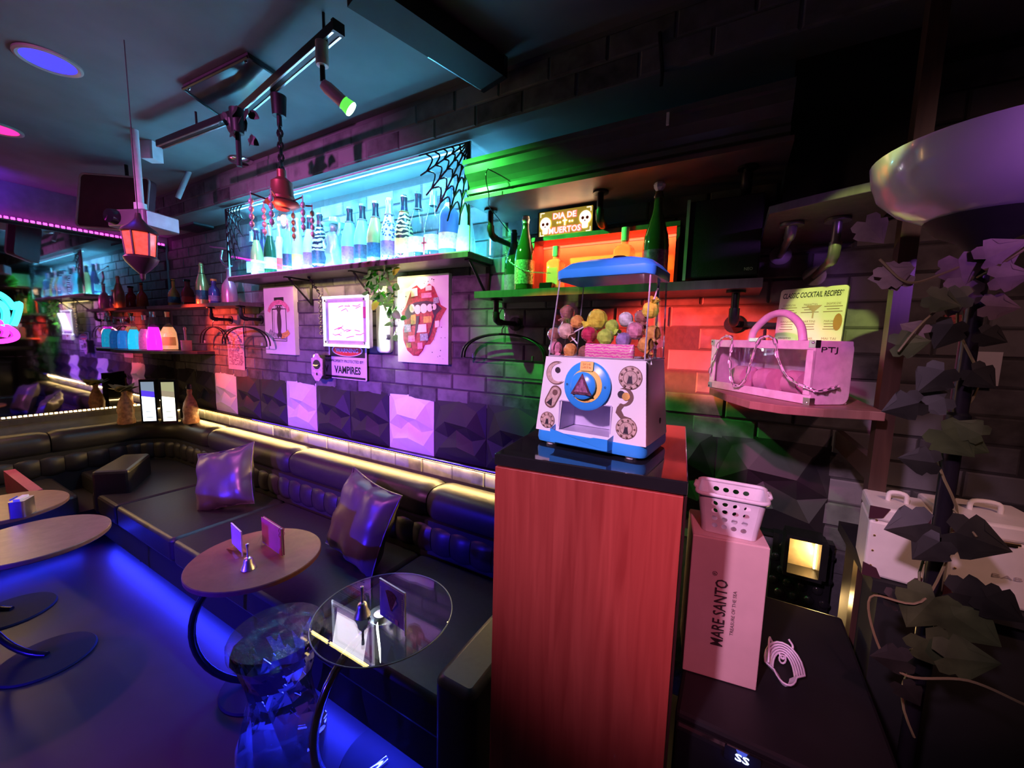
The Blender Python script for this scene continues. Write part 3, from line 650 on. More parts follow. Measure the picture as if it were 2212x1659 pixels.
for k in range(16):
    x_, y_ = rnd.uniform(-.62, .5) * hw, rnd.choice([rnd.uniform(.35, .62), rnd.uniform(-.65, -.25)]) * hh
    line(mb, [(x_, y_), (x_ + rnd.uniform(.02, .05), y_ + rnd.uniform(-.01, .014)), (x_ + rnd.uniform(.03, .08), y_ + rnd.uniform(-.01, .02))], .005, .0018, F)
build(mb, 'handwriting', mat('pink_marker', (.8, .1, .3), .5, emit=(1, .15, .4), es=.7), t, world=True)
for sx_ in (-1, 1):
    for sy_ in (-1, 1): build(MB().lathe([(1e-4, .012), (.009, .010), (.010, .004)], 12, F @ Matrix.Translation((sx_ * hw * .87, sy_ * hh * .82, 0))), 'standoff', SILVER, t, world=True)
build(MB().box(hw * .80, hw * .92, .02, hh * .55, -.002, .004, F), 'marker_pen', mat('red_marker_pen', (.6, .1, .3), .4), t, world=True)
area('light_box_glow', ((a.x + b.x) / 2, LBY - .02, (a.z + b.z) / 2), ((a.x + b.x) / 2, 0, 1.3), (1.0, .93, 1.0), 1.6, hw * 1.5, hh * 1.5)
area('light_box_side_glow', (b.x + .012, LBY + .03, (a.z + b.z) / 2), (b.x + .20, D, (a.z + b.z) / 2 - .02), (.95, 1.0, .9), 1.6, .03, hh * 1.6)
ch = thing('hanging_chain', 'slack metal chain hanging at the left of the light box', 'chain', (a.x - .02, LBY + .02, b.z - .05))
def chain(parent, p0, p1, lk=.016, wr=.0018, m=CHROME, sag=0.0):
    p0, p1 = Vector(p0), Vector(p1); n = max(2, int((p1 - p0).length / (lk * .72))); mb = MB()
    for i in range(n):
        t0 = (i + .5) / n; c = p0.lerp(p1, t0) - Vector((0, 0, sag * 4 * t0 * (1 - t0))); d = (p1 - p0).normalized(); d.z -= sag * 4 * (1 - 2 * t0) / max(.01, (p1 - p0).length); d.normalize()
        s1 = d.orthogonal().normalized(); s2 = d.cross(s1); e = s1 if i % 2 else s2
        mb.tube([c + d * (lk / 2 * math.cos(q)) + e * (lk * .3 * math.sin(q)) for q in [2 * math.pi * k / 8 for k in range(8)]], wr, 4, closed=True)
    return build(mb, 'chain_links', m, parent, world=True, smooth=60)
chain(ch, PY(690, 634, 1.64), PY(693, 722, 1.64), .022, .0024); chain(ch, PY(696, 634, 1.63), PY(700, 740, 1.645), .022, .0024)
chain(ch, PY(664, 594, 1.62), PY(690, 634, 1.63), .02, .0035, BLACKM)
# warning sign
a, b = PY(713, 735, 1.74), PY(796, 824, 1.74)
t = thing('warning_sign', 'white metal warning sign about vampires below the light box', 'sign', ((a.x + b.x) / 2, 1.745, b.z)); cx_, cz_ = (a.x + b.x) / 2, (a.z + b.z) / 2
hw, hh = (b.x - a.x) / 2, (a.z - b.z) / 2; F = wallf(cx_, 1.732, cz_)
build(MB().prism(rrect(-hw, hw, -hh, hh, .012), 0, .004, F), 'plate', WHITE, t, world=True)
flat('black_header', rrect(-hw * .93, hw * .93, hh * .16, hh * .95, .005), INK, t, F, .0042); flat('black_footer', [(-hw * .93, -hh * .95), (hw * .93, -hh * .95), (hw * .93, -hh * .84), (-hw * .93, -hh * .84)], INK, t, F, .0042)
flat('red_oval', circ(0, hh * .52, hw * .76, hh * .29, 28), LABR, t, F, .0050); flat('oval_rim', circ(0, hh * .52, hw * .82, hh * .33, 28), PAPER, t, F, .0046)
text('lettering', 'WARNING', PAPER, t, F @ Matrix.Translation((0, hh * .50, .0060)), hw * 1.2, hh * .22, world=True, bold=.02)
text('lettering', 'PROPERTY PROTECTED BY:', INK, t, F @ Matrix.Translation((0, -hh * .06, .0046)), hw * 1.72, hh * .15, world=True, bold=.01)
text('lettering', 'VAMPIRES', INK, t, F @ Matrix.Translation((0, -hh * .51, .0046)), hw * 1.4, hh * .40, world=True, bold=.03)
# coffin-shaped bottle opener box
a, b = PY(666, 762, 1.68), PY(710, 826, 1.68)
t = thing('bottle_opener_box', 'pink coffin-shaped plate on a black box left of the warning sign', 'wall opener', ((a.x + b.x) / 2, D, b.z)); hh = (a.z - b.z) / 2; F = wallf((a.x + b.x) / 2 - .01, 1.675, (a.z + b.z) / 2)
build(MB().prism(rrect(-.045, .085, -hh * .8, hh * .9, .012), -.075, -.006, F), 'box', BLACKG, t, world=True)
build(MB().prism([(-.06, hh * .62), (-.03, hh * .72), (-.012, hh * .98), (.012, hh * .98), (.03, hh * .72), (.06, hh * .62), (.058, -hh * .55), (.02, -hh * .98), (-.02, -hh * .98), (-.058, -hh * .55)], -.006, 0, F), 'coffin_plate', mat('worn_pink_enamel', (.75, .55, .65), .5, var=.25, scale=60), t, world=True)
flat('dark_oval', circ(0, hh * .20, .040, hh * .34, 20), INK, t, F, .0006); flat('screw_hole', circ(0, -hh * .48, .010, None, 12), INK, t, F, .0006)
flat('opener_lip', circ(0, hh * .20, .030, hh * .12, 16, 180, 360), SILVER, t, F, .0016, .01)
# printed sheet
a, b = PY(491, 704, 1.745), PY(531, 800, 1.745)
t = thing('printed_sheet', 'narrow printed sheet pinned to the brick behind the hangers', 'poster', ((a.x + b.x) / 2, 1.746, b.z)); hw, hh = (b.x - a.x) / 2, (a.z - b.z) / 2; F = wallf((a.x + b.x) / 2, 1.738, (a.z + b.z) / 2)
build(MB().prism([(-hw, -hh), (hw, -hh), (hw, hh), (-hw, hh)], -.003, 0, F), 'sheet', mat('mauve_paper', (.55, .45, .62), .6), t, world=True)
mb = MB(); rnd = random.Random(5)
for k in range(30):
    y_ = hh * .9 - k * hh * .058; x_ = -hw * .85
    while x_ < hw * .8:
        l_ = rnd.uniform(.01, .05)
        if rnd.random() < .8: mb.prism([(x_, y_), (min(hw * .88, x_ + l_), y_), (min(hw * .88, x_ + l_), y_ + .006), (x_, y_ + .006)], .0004, .0008, F)
        x_ += l_ + .008
build(mb, 'print_lines', mat('violet_ink', (.10, .05, .2), .6), t, world=True)
# white vertical lit tube cover beside the light box, knob
a = PY(822, 690, 1.70)
t = thing('wall_conduit', 'pale rounded wall cover catching the light box glow', 'wall cover', (a.x, D, 1.47))
build(MB().prism(rrect(-.06, .06, -.24, .17, .03), 0, .035, wallf(a.x, D, 1.69)), 'cover', mat('pale_grey_paint', (.62, .62, .58), .5), t, world=True, bevel=.01)
k_ = PY(838, 728, 1.71); build(MB().lathe([(1e-4, .03), (.016, .028), (.018, 0)], 16, wallf(k_.x, 1.715, k_.z)), 'knob', mat('slate_knob', (.15, .14, .22), .4), t, world=True, smooth=40)
# warm strip under the case
alu_off = Vector((0, -.003, -.003))
led('led_strip', 'warm yellow LED strip under the display case', PY(622, 601, 1.70), PY(898, 573, 1.70) , (1.0, .72, .15), 5, .007, 46)
area('under_case_glow', (-2.15, 1.68, 1.90), (-2.15, 1.78, 1.2), (1.0, .72, .25), 2.2, 1.2, .02)
# trailing plant under the case
LEAF = mat('pothos_leaf', (.13, .62, .08), .4, var=.3); LEAFL = mat('bright_lime_leaf', (.40, .95, .03), .4); STEM = mat('vine_stem', (.22, .18, .08), .6)
def leaf_geo(L, lobes=False):
    if lobes: out = [(0, 0), (.16, -.20), (.42, -.12), (.46, .05), (.40, .16), (.56, .26), (.50, .42), (.26, .46), (.16, .66), (0, 1.0)]
    else: out = [(0, 0), (.18, -.10), (.36, .08), (.40, .30), (.30, .60), (.12, .88), (0, 1.0)]
    vs_ = []; n = len(out)
    for x_, y_ in out: vs_.append((x_ * L, y_ * L, -.18 * L * abs(x_) - .10 * L * y_ * y_))
    for x_, y_ in out[1:-1]: vs_.append((-x_ * L, y_ * L, -.18 * L * abs(x_) - .10 * L * y_ * y_))
    right = list(range(n)); left = [0] + list(range(n, 2 * n - 2)) + [n - 1]
    fs = [tuple(right)] + [tuple(left[::-1])]
    # split along the midrib through triangles so the blade folds
    fs = [(0, right[i], right[i + 1]) if i < 4 else (n - 1, right[i], right[i + 1]) for i in range(1, n - 2)] + [(0, right[4], n - 1)] if n > 6 else fs
    fs += [(0, left[i + 1], left[i]) if i < 4 else (n - 1, left[i + 1], left[i]) for i in range(1, n - 2)] + [(0, n - 1, left[4])] if n > 6 else []
    return vs_, fs
def leaf_at(parent, p, L, d, nrm, m, lobes=False):
    d = Vector(d).normalized(); nrm = Vector(nrm); z = (nrm - d * nrm.dot(d)).normalized(); x = d.cross(z); M = Matrix.Identity(4)
    for i in range(3): M[i][0], M[i][1], M[i][2], M[i][3] = x[i], d[i], z[i], p[i]
    v, f_ = leaf_geo(L, lobes); o = build(MB().add(v, f_, M), 'leaf', m, parent, world=True); return o
p0 = PY(825, 582, 1.60)
pl = thing('trailing_pothos', 'green trailing artificial plant hanging below the glass case', 'plant', tuple(p0)); rnd = random.Random(11)
vines = [bez([PY(826, 580, 1.62), PY(818, 612, 1.60), PY(820, 640, 1.60), PY(836, 668, 1.60), PY(850, 690, 1.61), PY(856, 730, 1.63)], 8), bez([PY(835, 580, 1.60), PY(842, 620, 1.58), PY(852, 660, 1.6), PY(862, 695, 1.62)], 8), bez([PY(815, 578, 1.63), PY(803, 592, 1.6), PY(806, 612, 1.58), PY(798, 636, 1.6)], 8)]
mb = MB()
for v in vines: mb.tube(v, .0018, 5)
build(mb, 'stem', STEM, pl, world=True)
for v in vines:
    for k in range(1, len(v) - 1, 2):
        for q in range(2 if k < 22 else 1):
            leaf_at(pl, v[k] + Vector((rnd.uniform(-.02, .02), rnd.uniform(-.03, .02), rnd.uniform(-.01, .02))), rnd.uniform(.035, .062), (rnd.uniform(-1, 1), rnd.uniform(-.6, .2), rnd.uniform(-1.2, .2)), (rnd.uniform(-.5, .5), -1, rnd.uniform(.1, .8)), LEAF)
leaf_at(pl, PY(803, 662, 1.58), .075, (.9, -.1, .4), (0, -1, .3), LEAFL); leaf_at(pl, PY(848, 588, 1.58), .06, (.9, -.1, .3), (0, -1, .3), LEAFL)
# ================================================================ WOOD CABINET with the candy dispenser on top
CT = 1.34
a, b = PZ(1070, 978, CT), PZ(1487, 1040, CT); dx = (b - a).normalized(); ang = math.atan2(dx.y, dx.x); wd = (b - a).length
cab = thing('wood_cabinet', 'tall narrow cherry wood cabinet with a glossy black top', 'cabinet', (a.x, a.y, 0), ang)
build(MB().box(.012, wd - .012, .012, .42, .06, CT - .022), 'carcass', BLACKG, cab)
build(MB().box(.003, wd - .005, -.006, .012, .02, CT - .024), 'door_panel', CHERRY, cab, bevel=.001)
build(MB().box(0, wd, -.004, .44, CT - .022, CT), 'top', BLACKG, cab, bevel=.002)
build(MB().box(wd - .004, wd, -.003, .012, .02, CT - .024), 'edge_band', mat('dark_edge_band', (.03, .01, .01), .3), cab)
build(MB().box(.02, wd - .02, .03, .40, 0, .06), 'plinth', BLACKMATT, cab)
# ---------------------------------------------------------------- candy dispenser
a, b = PZ(1155, 955, CT), PZ(1392, 1001, CT); dx = (b - a).normalized(); ang = math.atan2(dx.y, dx.x); mw = (b - a).length
disp = thing('candy_dispenser', 'white and blue coin-operated candy dispenser full of lollipops', 'candy dispenser', (a.x, a.y, CT), ang)
MW, MDp, MH = mw, .165, .375
z1 = .178; inset = lambda z: .020 * min(1, z / .17)                # body tapers upward a little
def loop(x0, x1, y0, y1, rd, z): return [(x, y, z) for x, y in rrect(x0, x1, y0, y1, rd, 4)]
def loft(loops):
    mb = MB(); m = len(loops[0]); vs_ = [p for l in loops for p in l]
    fs = [(k * m + i, k * m + (i + 1) % m, (k + 1) * m + (i + 1) % m, (k + 1) * m + i) for k in range(len(loops) - 1) for i in range(m)]
    return mb.add(vs_, fs + [tuple(range(m))[::-1], tuple((len(loops) - 1) * m + i for i in range(m))])
build(loft([loop(.002, MW - .002, .002, MDp - .002, .016, .006), loop(0, MW, 0, MDp, .018, .012), loop(.001, MW - .001, .001, MDp - .001, .018, .028)]), 'base_tray', BLUEPL, disp, smooth=35)
for x_, y_ in ((.03, .02), (MW - .03, .02), (.03, MDp - .02), (MW - .03, MDp - .02)): build(MB().cyl((x_, y_, 0), (x_, y_, .008), .011, .012, 12), 'foot', WHITEPL, disp)
# white body as front / sides / back walls, front wall with chute opening
ox0, ox1, oz0, oz1 = MW * .235, MW * .70, .034, .092
fy = lambda z: .003 + .012 * (z - .028) / .15
def fpt(x, z): i_ = .012 * (z - .028) / .15; return (max(.0, x) * (MW - 2 * i_) / MW + i_, fy(z), z)
mb = MB(); xs = [0, ox0, ox1, MW]; zs = [.028, oz0, oz1, z1]
for i_ in range(3):
    for j_ in range(3):
        if i_ == 1 and j_ == 1: continue
        q = [fpt(xs[i_], zs[j_]), fpt(xs[i_ + 1], zs[j_]), fpt(xs[i_ + 1], zs[j_ + 1]), fpt(xs[i_], zs[j_ + 1])]; mb.add(q + [(x, y + .003, z) for x, y, z in q], [(0, 1, 2, 3), (7, 6, 5, 4)])
build(mb, 'front_panel', WHITEPL, disp)
t_ = .012
lo_, hi_ = loop(0, MW, .004, MDp - .003, .014, .028), loop(t_, MW - t_, .016, MDp - .012, .014, z1)
mb = MB(); m = len(lo_); mb.add(lo_ + hi_, [(i, (i + 1) % m, m + (i + 1) % m, m + i) for i in range(m) if not (lo_[i][1] < .006 and lo_[(i + 1) % m][1] < .006)])
build(mb, 'body_shell', WHITEPL, disp, smooth=40)
mb = MB(); mb.box(ox0, ox1, .004, .075, oz0 - .004, oz0 - .001).box(ox0 - .002, ox0, .004, .075, oz0, oz1).box(ox1, ox1 + .002, .004, .075, oz0, oz1).box(ox0, ox1, .072, .075, oz0, oz1).box(ox0, ox1, .006, .075, oz1, oz1 + .002)
build(mb, 'chute', mat('lilac_chute', (.6, .55, .75), .3), disp)
build(MB().box(0, .001, 0, .001, 0, .001), 'coin_box', BLUEPL, disp) if False else None
# blue catch tray in front of the chute
mb = MB(); mb.prism([(ox0 - .006, -.020), (ox1 + .006, -.020), (ox1 + .008, .004), (ox0 - .008, .004)], .014, .020)
mb.add([(ox0 - .006, -.020, .014), (ox1 + .006, -.020, .014), (ox1 + .006, -.021, .036), (ox1 - .02, -.022, .036), (ox1 - .035, -.022, .032), (ox0 + .035, -.022, .032), (ox0 + .012, -.022, .037), (ox0 - .006, -.021, .040)], [tuple(range(8))])
mb.add([(ox0 - .006, -.020, .014), (ox0 - .006, -.021, .040), (ox0 - .008, .004, .044), (ox0 - .008, .004, .014)], [(0, 1, 2, 3)]); mb.add([(ox1 + .006, -.020, .014), (ox1 + .006, -.021, .036), (ox1 + .008, .004, .040), (ox1 + .008, .004, .014)], [(3, 2, 1, 0)])
build(mb, 'catch_tray', BLUEPL, disp)
fM = frame((MW / 2, fy(.1) - .0005, .1), (1, 0, 0), (0, .08, 1))        # frame lying on the slightly sloping front
def FM(x, z, o=0.0): i_ = .012 * (z - .028) / .15; return frame((x, fy(z) - .0006 - o, z), (1, 0, 0), (0, .08, 1))
# dial
dx_, dz_ = MW * .48, .126; DM = FM(dx_, dz_)
build(MB().lathe([(.046, -.001), (.047, .006), (.043, .009), (1e-4, .009)], 36, DM), 'dial_plate', BLUEPL, disp, smooth=40)
build(MB().prism(circ(0, 0, .032, None, 28), .009, .0098, DM), 'dial_ring', mat('amber_print', (.95, .65, .15), .4), disp)
build(MB().lathe([(.0255, .009), (.026, .017), (.020, .022), (1e-4, .022)], 28, DM @ Matrix.Translation((-.004, 0, 0))), 'knob', BLUEPL, disp, smooth=40)
build(MB().prism([(-.024, -.017), (.018, -.017), (-.003, .023)], .022, .0232, DM), 'triangle_sticker', mat('dark_triangle_sticker', (.10, .03, .06), .4, var=.9, scale=140), disp)
build(MB().prism([(-.017, -.012), (.011, -.012), (-.003, .015)], .0232, .0238, DM), 'triangle_jewel', mat('plum_jewel', (.30, .12, .22), .3, var=.6, scale=200), disp)
build(MB().prism(rrect(-.013, .013, .028, .046, .003), .009, .013, DM), 'coin_label', mat('yellow_coin_label', (1.0, .68, .18), .4), disp)
ORNG = mat('orange_red_ink', (.75, .16, .05), .5)
text('lettering', 'コインを', ORNG, disp, DM @ Matrix.Translation((0, .0405, .0131)), .016, .0042); text('lettering', 'いれてね', ORNG, disp, DM @ Matrix.Translation((0, .0345, .0131)), .019, .0042)
text('lettering', 'カプセル', ORNG, disp, DM @ Matrix.Translation((.004, -.0285, .0100)), .014, .004)
for x_, s_ in ((-.039, 'o'), (.038, 'o')): text('lettering', s_, INK, disp, DM @ Matrix.Translation((x_, 0, .0094)), .004, .004)
# stickers (moon, hourglass, medallions with cats, curled moon)
STK = mat('sticker_brown', (.16, .09, .07), .5); STL = mat('sticker_tan', (.55, .42, .34), .5, var=.25, scale=160); STD = mat('sticker_ink', (.03, .02, .03), .5)
def sticker(label, x, z, parts):
    o = None
    for k, (pl_, m_) in enumerate(parts):
        if len(pl_) == 49:                                            # crescent: strip between two arcs, plus a marker
            o_, i_ = pl_[:24], pl_[24:48]; sm = MB().add([(a_, b_, .0004 + k * .0003) for a_, b_ in o_ + i_], [(n_, n_ + 1, 25 + n_, 24 + n_) for n_ in range(23)], FM(x, z))
        else: sm = MB().prism(pl_, .0002 + k * .0003, .0004 + k * .0003, FM(x, z))
        q = build(sm, 'sticker' if k == 0 else 'sticker_print', m_, disp if k == 0 else o)
        if k == 0: o = q; o['label'] = label
def moon(r): return circ(0, 0, r, None, 24, 52, 308) + circ(.3 * r, 0, .85 * r, None, 24, 68.5, 291.5) + [(0, 0)]
def medal(r):
    out = [(circ(0, 0, r, None, 26), STK), (circ(0, 0, r * .93, None, 26), STL), (circ(0, 0, r * .62, None, 22), STK), (circ(0, 0, r * .56, None, 22), STL),
           ([(-.25 * r, -.5 * r), (.25 * r, -.5 * r), (.16 * r, -.05 * r), (.13 * r, .22 * r), (.06 * r, .12 * r), (-.06 * r, .12 * r), (-.13 * r, .22 * r), (-.16 * r, -.05 * r)], STD)]
    out += [(circ(.78 * r * math.cos(q), .78 * r * math.sin(q), r * .10, None, 8), STK) for q in [math.pi * 2 * k / 9 for k in range(9)]]
    return out
sticker('round tan medallion sticker with a cat', MW * .115, .050, medal(.0165))
sticker('round dark-rimmed medallion sticker, top right', MW * .835, .147, medal(.0215))
sticker('round medallion sticker with scalloped foot', MW * .835, .056, medal(.0195))
rot = lambda pts, q: [(x * math.cos(q) - y * math.sin(q), x * math.sin(q) + y * math.cos(q)) for x, y in pts]
sticker('hourglass-shaped brown sticker', MW * .155, .098, [(rot(rrect(-.013, .013, -.024, .024, .012), -.45), STK), (rot(rrect(-.0105, .0105, -.021, .021, .0105), -.45), STL), (rot(circ(0, .010, .006, None, 14), -.45), STK), (rot([(-.007, -.018), (.007, -.018), (0, -.002)], -.45), STD)])
sticker('crescent moon sticker with a cat', MW * .175, .146, [(rot(moon(.0235), .2), STK), (rot([(x * .90 - .001, y * .90) for x, y in moon(.0235)], .2), STL), (circ(.002, .006, .006, None, 10), STD)])
sticker('curled moon and snake sticker', MW * .80, .112, [(rot(moon(.0165), math.pi), STK), ([(-.006, -.012), (.002, -.014), (-.004, -.024), (.002, -.034), (.016, -.037), (-.004, -.040), (-.014, -.030), (-.012, -.020)], STK), (circ(-.006, .004, .007, None, 10), STD), (circ(.003, .001, .0075, None, 10), OCH)])
# clear hopper and blue lid
hi2 = loop(t_ + .010, MW - t_ - .004, .034, MDp - .010, .014, .338)
m = len(hi_); build(MB().add(hi_ + hi2, [(i, (i + 1) % m, m + (i + 1) % m, m + i) for i in range(m)]), 'clear_hopper', glass('hopper_plastic', (.93, .93, .95), .03, .5), disp, smooth=40)
mb = MB()
for q in (0, 1):
    for i in (2, 7, 12, 17): mb.tube([Vector(hi_[i]), Vector(hi2[i])], .0014, 5)
    mb.tube([Vector(p_) + Vector((0, 0, .0015)) for p_ in hi_], .0014, 5, closed=True)
build(mb, 'hopper_edge', mat('polished_hopper_edge', (.75, .72, .8), .15), disp, smooth=60)
build(MB().box(t_ + .006, MW - t_ - .006, .022, MDp - .016, z1 - .004, z1 - .001), 'hopper_floor', mat('grey_floor', (.5, .45, .5), .5), disp)
lidl = [loop(t_ + .007, MW - t_ - .001, .030, MDp - .006, .016, .334), loop(t_ + .006, MW - t_, .028, MDp - .005, .018, .338), loop(t_ + .006, MW - t_, .028, MDp - .005, .018, .350), loop(t_ + .020, MW - t_ - .012, .045, MDp - .02, .018, .362), loop(t_ + .05, MW - t_ - .04, .065, MDp - .04, .015, .367)]
lidm = loft(lidl); lidm.v = [(x, y, z + .013 * (1 - ((x - MW / 2) / (MW / 2)) ** 2) - .007) for x, y, z in lidm.v]
build(lidm, 'lid', BLUEPL, disp, smooth=35)
build(MB().lathe([(.014, .364), (.016, .372), (.012, .376), (1e-4, .376)], 18, Matrix.Translation((MW * .58, MDp * .5, 0))), 'lid_knob', BLACKG, disp, smooth=40)
build(MB().tube([(MW - t_ - .02, MDp - .02, z1), (MW - t_ - .022, MDp - .02, .335)], .003, 8), 'support_rod', CHROME, disp)
build(MB().prism(circ(0, 0, .006, None, 12), 0, .002, frame((MW - .002, .10, .06), (0, -1, 0), (0, 0, 1))), 'side_keyhole', BLACKM, disp)
# lollipops: wrapped ball, twisted frill and stick; each one its own thing
def lolly(label, u, v, yl, rr, m_, tilt):
    base = XF[disp] @ Vector((MW / 2, yl, 0)); n_ = (XF[disp].to_3x3() @ Vector((0, 1, 0))); d = ray(u, v); tt = (base - C0).dot(n_) / d.dot(n_); p = C0 + d * tt
    tb = thing('lollipop', label, 'lollipop', tuple(p - Vector((0, 0, rr))), 0, 'wrapped lollipops in the dispenser'); c = Vector((0, 0, rr)); rnd = random.Random(label)
    mb = MB(); n = 12; k2 = 9; vs_ = []
    for i in range(k2 + 1):
        for k in range(n):
            th, ph = math.pi * i / k2, 2 * math.pi * k / n; q = rr * (1 + rnd.uniform(-.07, .07) * math.sin(th)); vs_.append((q * math.sin(th) * math.cos(ph), q * math.sin(th) * math.sin(ph), rr + q * math.cos(th)))
    mb.add(vs_, [(i * n + k, i * n + (k + 1) % n, (i + 1) * n + (k + 1) % n, (i + 1) * n + k) for i in range(k2) for k in range(n)])
    build(mb, 'wrapped_candy', m_, tb)
    ax = Vector((math.sin(tilt), -.35, -math.cos(tilt))).normalized(); s1 = ax.orthogonal().normalized(); s2 = ax.cross(s1); vs_ = []
    for k in range(10):
        q = 2 * math.pi * k / 10; vs_.append(c + ax * rr * .9 + (s1 * math.cos(q) + s2 * math.sin(q)) * rr * .28)
    for k in range(10):
        q = 2 * math.pi * k / 10; vs_.append(c + ax * rr * (1.5 + rnd.uniform(-.15, .15)) + (s1 * math.cos(q) + s2 * math.sin(q)) * rr * (.62 + rnd.uniform(-.2, .2)))
    build(MB().add(vs_, [(k, (k + 1) % 10, 10 + (k + 1) % 10, 10 + k) for k in range(10)]), 'wrapper_frill', m_, tb)
    build(MB().tube([c + ax * rr * .8, c + ax * rr * 2.7], .0016, 6), 'stick', WHITEPL, tb)
def cello(n_, c): return mat(n_, c, .12, coat=.8, var=.35, scale=90)
CAN = dict(orange=cello('orange_candy', (.95, .40, .10)), peach=cello('peach_candy', (.85, .55, .42)), crimson=cello('crimson_candy', (.55, .04, .10)), lime=cello('lime_candy', (.50, .85, .10)), yellow=cello('yellow_candy', (1.0, .85, .08)),
           rose=cello('rose_candy', (.75, .30, .40)), cocoa=cello('cocoa_candy', (.35, .16, .12)), violet=cello('violet_candy', (.35, .25, .5)), white=cello('milky_candy', (.8, .74, .72)))
LOL = [(1200, 752, .050, .0145, 'rose', .5, 'rose lollipop in the lower left corner of the hopper'), (1232, 756, .045, .0140, 'orange', -.4, 'orange lollipop on the hopper floor, left of the crimson one'),
       (1222, 715, .060, .0165, 'peach', .9, 'peach lollipop against the left side of the hopper'), (1247, 695, .075, .0140, 'orange', -.8, 'orange lollipop at the top of the left heap'),
       (1197, 722, .085, .0150, 'cocoa', .3, 'brown lollipop pressed to the left wall of the hopper'), (1262, 760, .040, .0125, 'cocoa', .2, 'brown lollipop beside the white stick at the front'),
       (1273, 722, .050, .0160, 'crimson', .15, 'dark crimson lollipop in the middle front of the hopper'), (1308, 728, .055, .0165, 'lime', -.2, 'lime green lollipop right of the crimson one'),
       (1290, 690, .090, .0215, 'yellow', -1.0, 'large yellow lollipop at the back of the heap'), (1322, 705, .085, .0140, 'lime', .8, 'pale lime lollipop behind the front lime one'),
       (1347, 735, .050, .0150, 'violet', .6, 'violet lollipop in the middle of the heap'), (1338, 762, .040, .0120, 'rose', 1.2, 'rose lollipop low in the middle'),
       (1372, 715, .075, .0170, 'rose', -.6, 'rose lollipop in the right half of the heap'), (1395, 745, .050, .0150, 'orange', .4, 'orange lollipop in the right front corner'),
       (1352, 690, .100, .0150, 'white', .9, 'milky lollipop at the back under the violet bar'), (1385, 685, .095, .0140, 'cocoa', .3, 'brown lollipop at the back right'),
       (1405, 670, .085, .0160, 'yellow', 2.8, 'yellow lollipop standing high on the right'), (1410, 720, .080, .0150, 'orange', .2, 'orange lollipop behind the upright stick on the right'),
       (1225, 675, .105, .0160, 'cocoa', -.3, 'brown lollipop at the back left')]
for u, v, yl, rr, c_, tl, lb in LOL: lolly(lb, u, v, yl, rr, CAN[c_], tl)
hp = lambda x, y, z: XF[disp] @ Vector((x, y, z))
p = hp(MW * .70, .045, .205)
t = thing('sugar_candy_bag', 'small pink striped candy sachet at the front of the hopper', 'candy bag', tuple(hp(MW * .60, .026, z1)), XF[disp].to_euler().z)
build(loft([loop(-.045, .05, 0, .014, .006, 0), loop(-.046, .051, -.001, .016, .007, .014), loop(-.045, .05, .004, .010, .002, .028)]), 'sachet', spots_mat('pink_striped_sachet', (.85, .12, .45), (.9, .5, .5), 'stripe', 60), t)
# ================================================================ TABLES, STOOL, TABLE THINGS
TZ = .60
def c_table(label, cx, cy, rr, topm, rim, stem_m, ad, glass_top=False):
    t = thing('c_frame_table', label, 'table', (cx, cy, 0))
    if glass_top: build(MB().lathe([(1e-4, TZ - .008), (rr - .002, TZ - .008), (rr, TZ - .006), (rr, TZ - .002), (rr - .002, TZ), (1e-4, TZ)], 56), 'table_top', topm, t, smooth=40)
    else: build(MB().lathe([(1e-4, TZ - .022), (rr - .004, TZ - .022), (rr, TZ - .018), (rr, TZ - .003), (rr - .003, TZ), (1e-4, TZ)], 56), 'table_top', topm, t, smooth=40)
    if glass_top: build(MB().tube([(rr * math.cos(2 * math.pi * k / 72), rr * math.sin(2 * math.pi * k / 72), TZ - .004) for k in range(72)], .0022, 6, closed=True), 'polished_edge', mat('polished_glass_edge', (.45, .5, .48), .15), t, smooth=60)
    hz_ = TZ - (.009 if glass_top else .023)
    build(MB().lathe([(1e-4, hz_ - .012), (.05, hz_ - .012), (.055, hz_ - .004), (.055, hz_), (1e-4, hz_)], 24), 'top_flange', stem_m, t, smooth=40)
    d = Vector((math.cos(ad), math.sin(ad), 0)); R_ = (hz_ - .03) / 2; pts = []
    for k in range(21):
        q = math.pi / 2 + math.pi * k / 20; pts.append(d * (-math.cos(q) * R_ * .9 - 0.0) + Vector((0, 0, .02 + R_ + math.sin(q) * R_)))
    build(MB().tube(pts, .014, 10), 'curved_stem', stem_m, t, smooth=60)
    build(MB().lathe([(1e-4, 0), (.16, 0), (.165, .004), (.16, .012), (.03, .018), (1e-4, .018)], 40), 'floor_disc', BLACKMATT, t, smooth=40)
    for k in (-1, 1): build(MB().lathe([(1e-4, hz_ - .016), (.006, hz_ - .015), (.006, hz_ - .012)], 10, Matrix.Translation((.03 * k, 0, 0))), 'bolt', CHROME, t)
    return t
DARKST = mat('dark_painted_stem', (.02, .02, .025), .25, metal=.5)
REDTOP = wood_mat('reddish_table_laminate', (.19, .055, .04), (.25, .08, .055), 1.0, .45)
c_table('round reddish-brown table with curved black stem, in front of the cushions', -1.729, .857, .25, REDTOP, None, DARKST, math.radians(230))
c_table('round clear glass table on a curved chrome stem, nearest the cabinet', -.997, .895, .233, glass('table_glass', (.80, .86, .86), .01, .8), None, CHROME, math.radians(262), True)
c_table('round brown table at the left edge carrying the napkin box', -2.72, .409, .25, BROWNTOP, None, DARKST, math.radians(215))
c_table('round brown table half hidden behind the napkin box', -3.34, .40, .25, BROWNTOP, None, DARKST, math.radians(215))
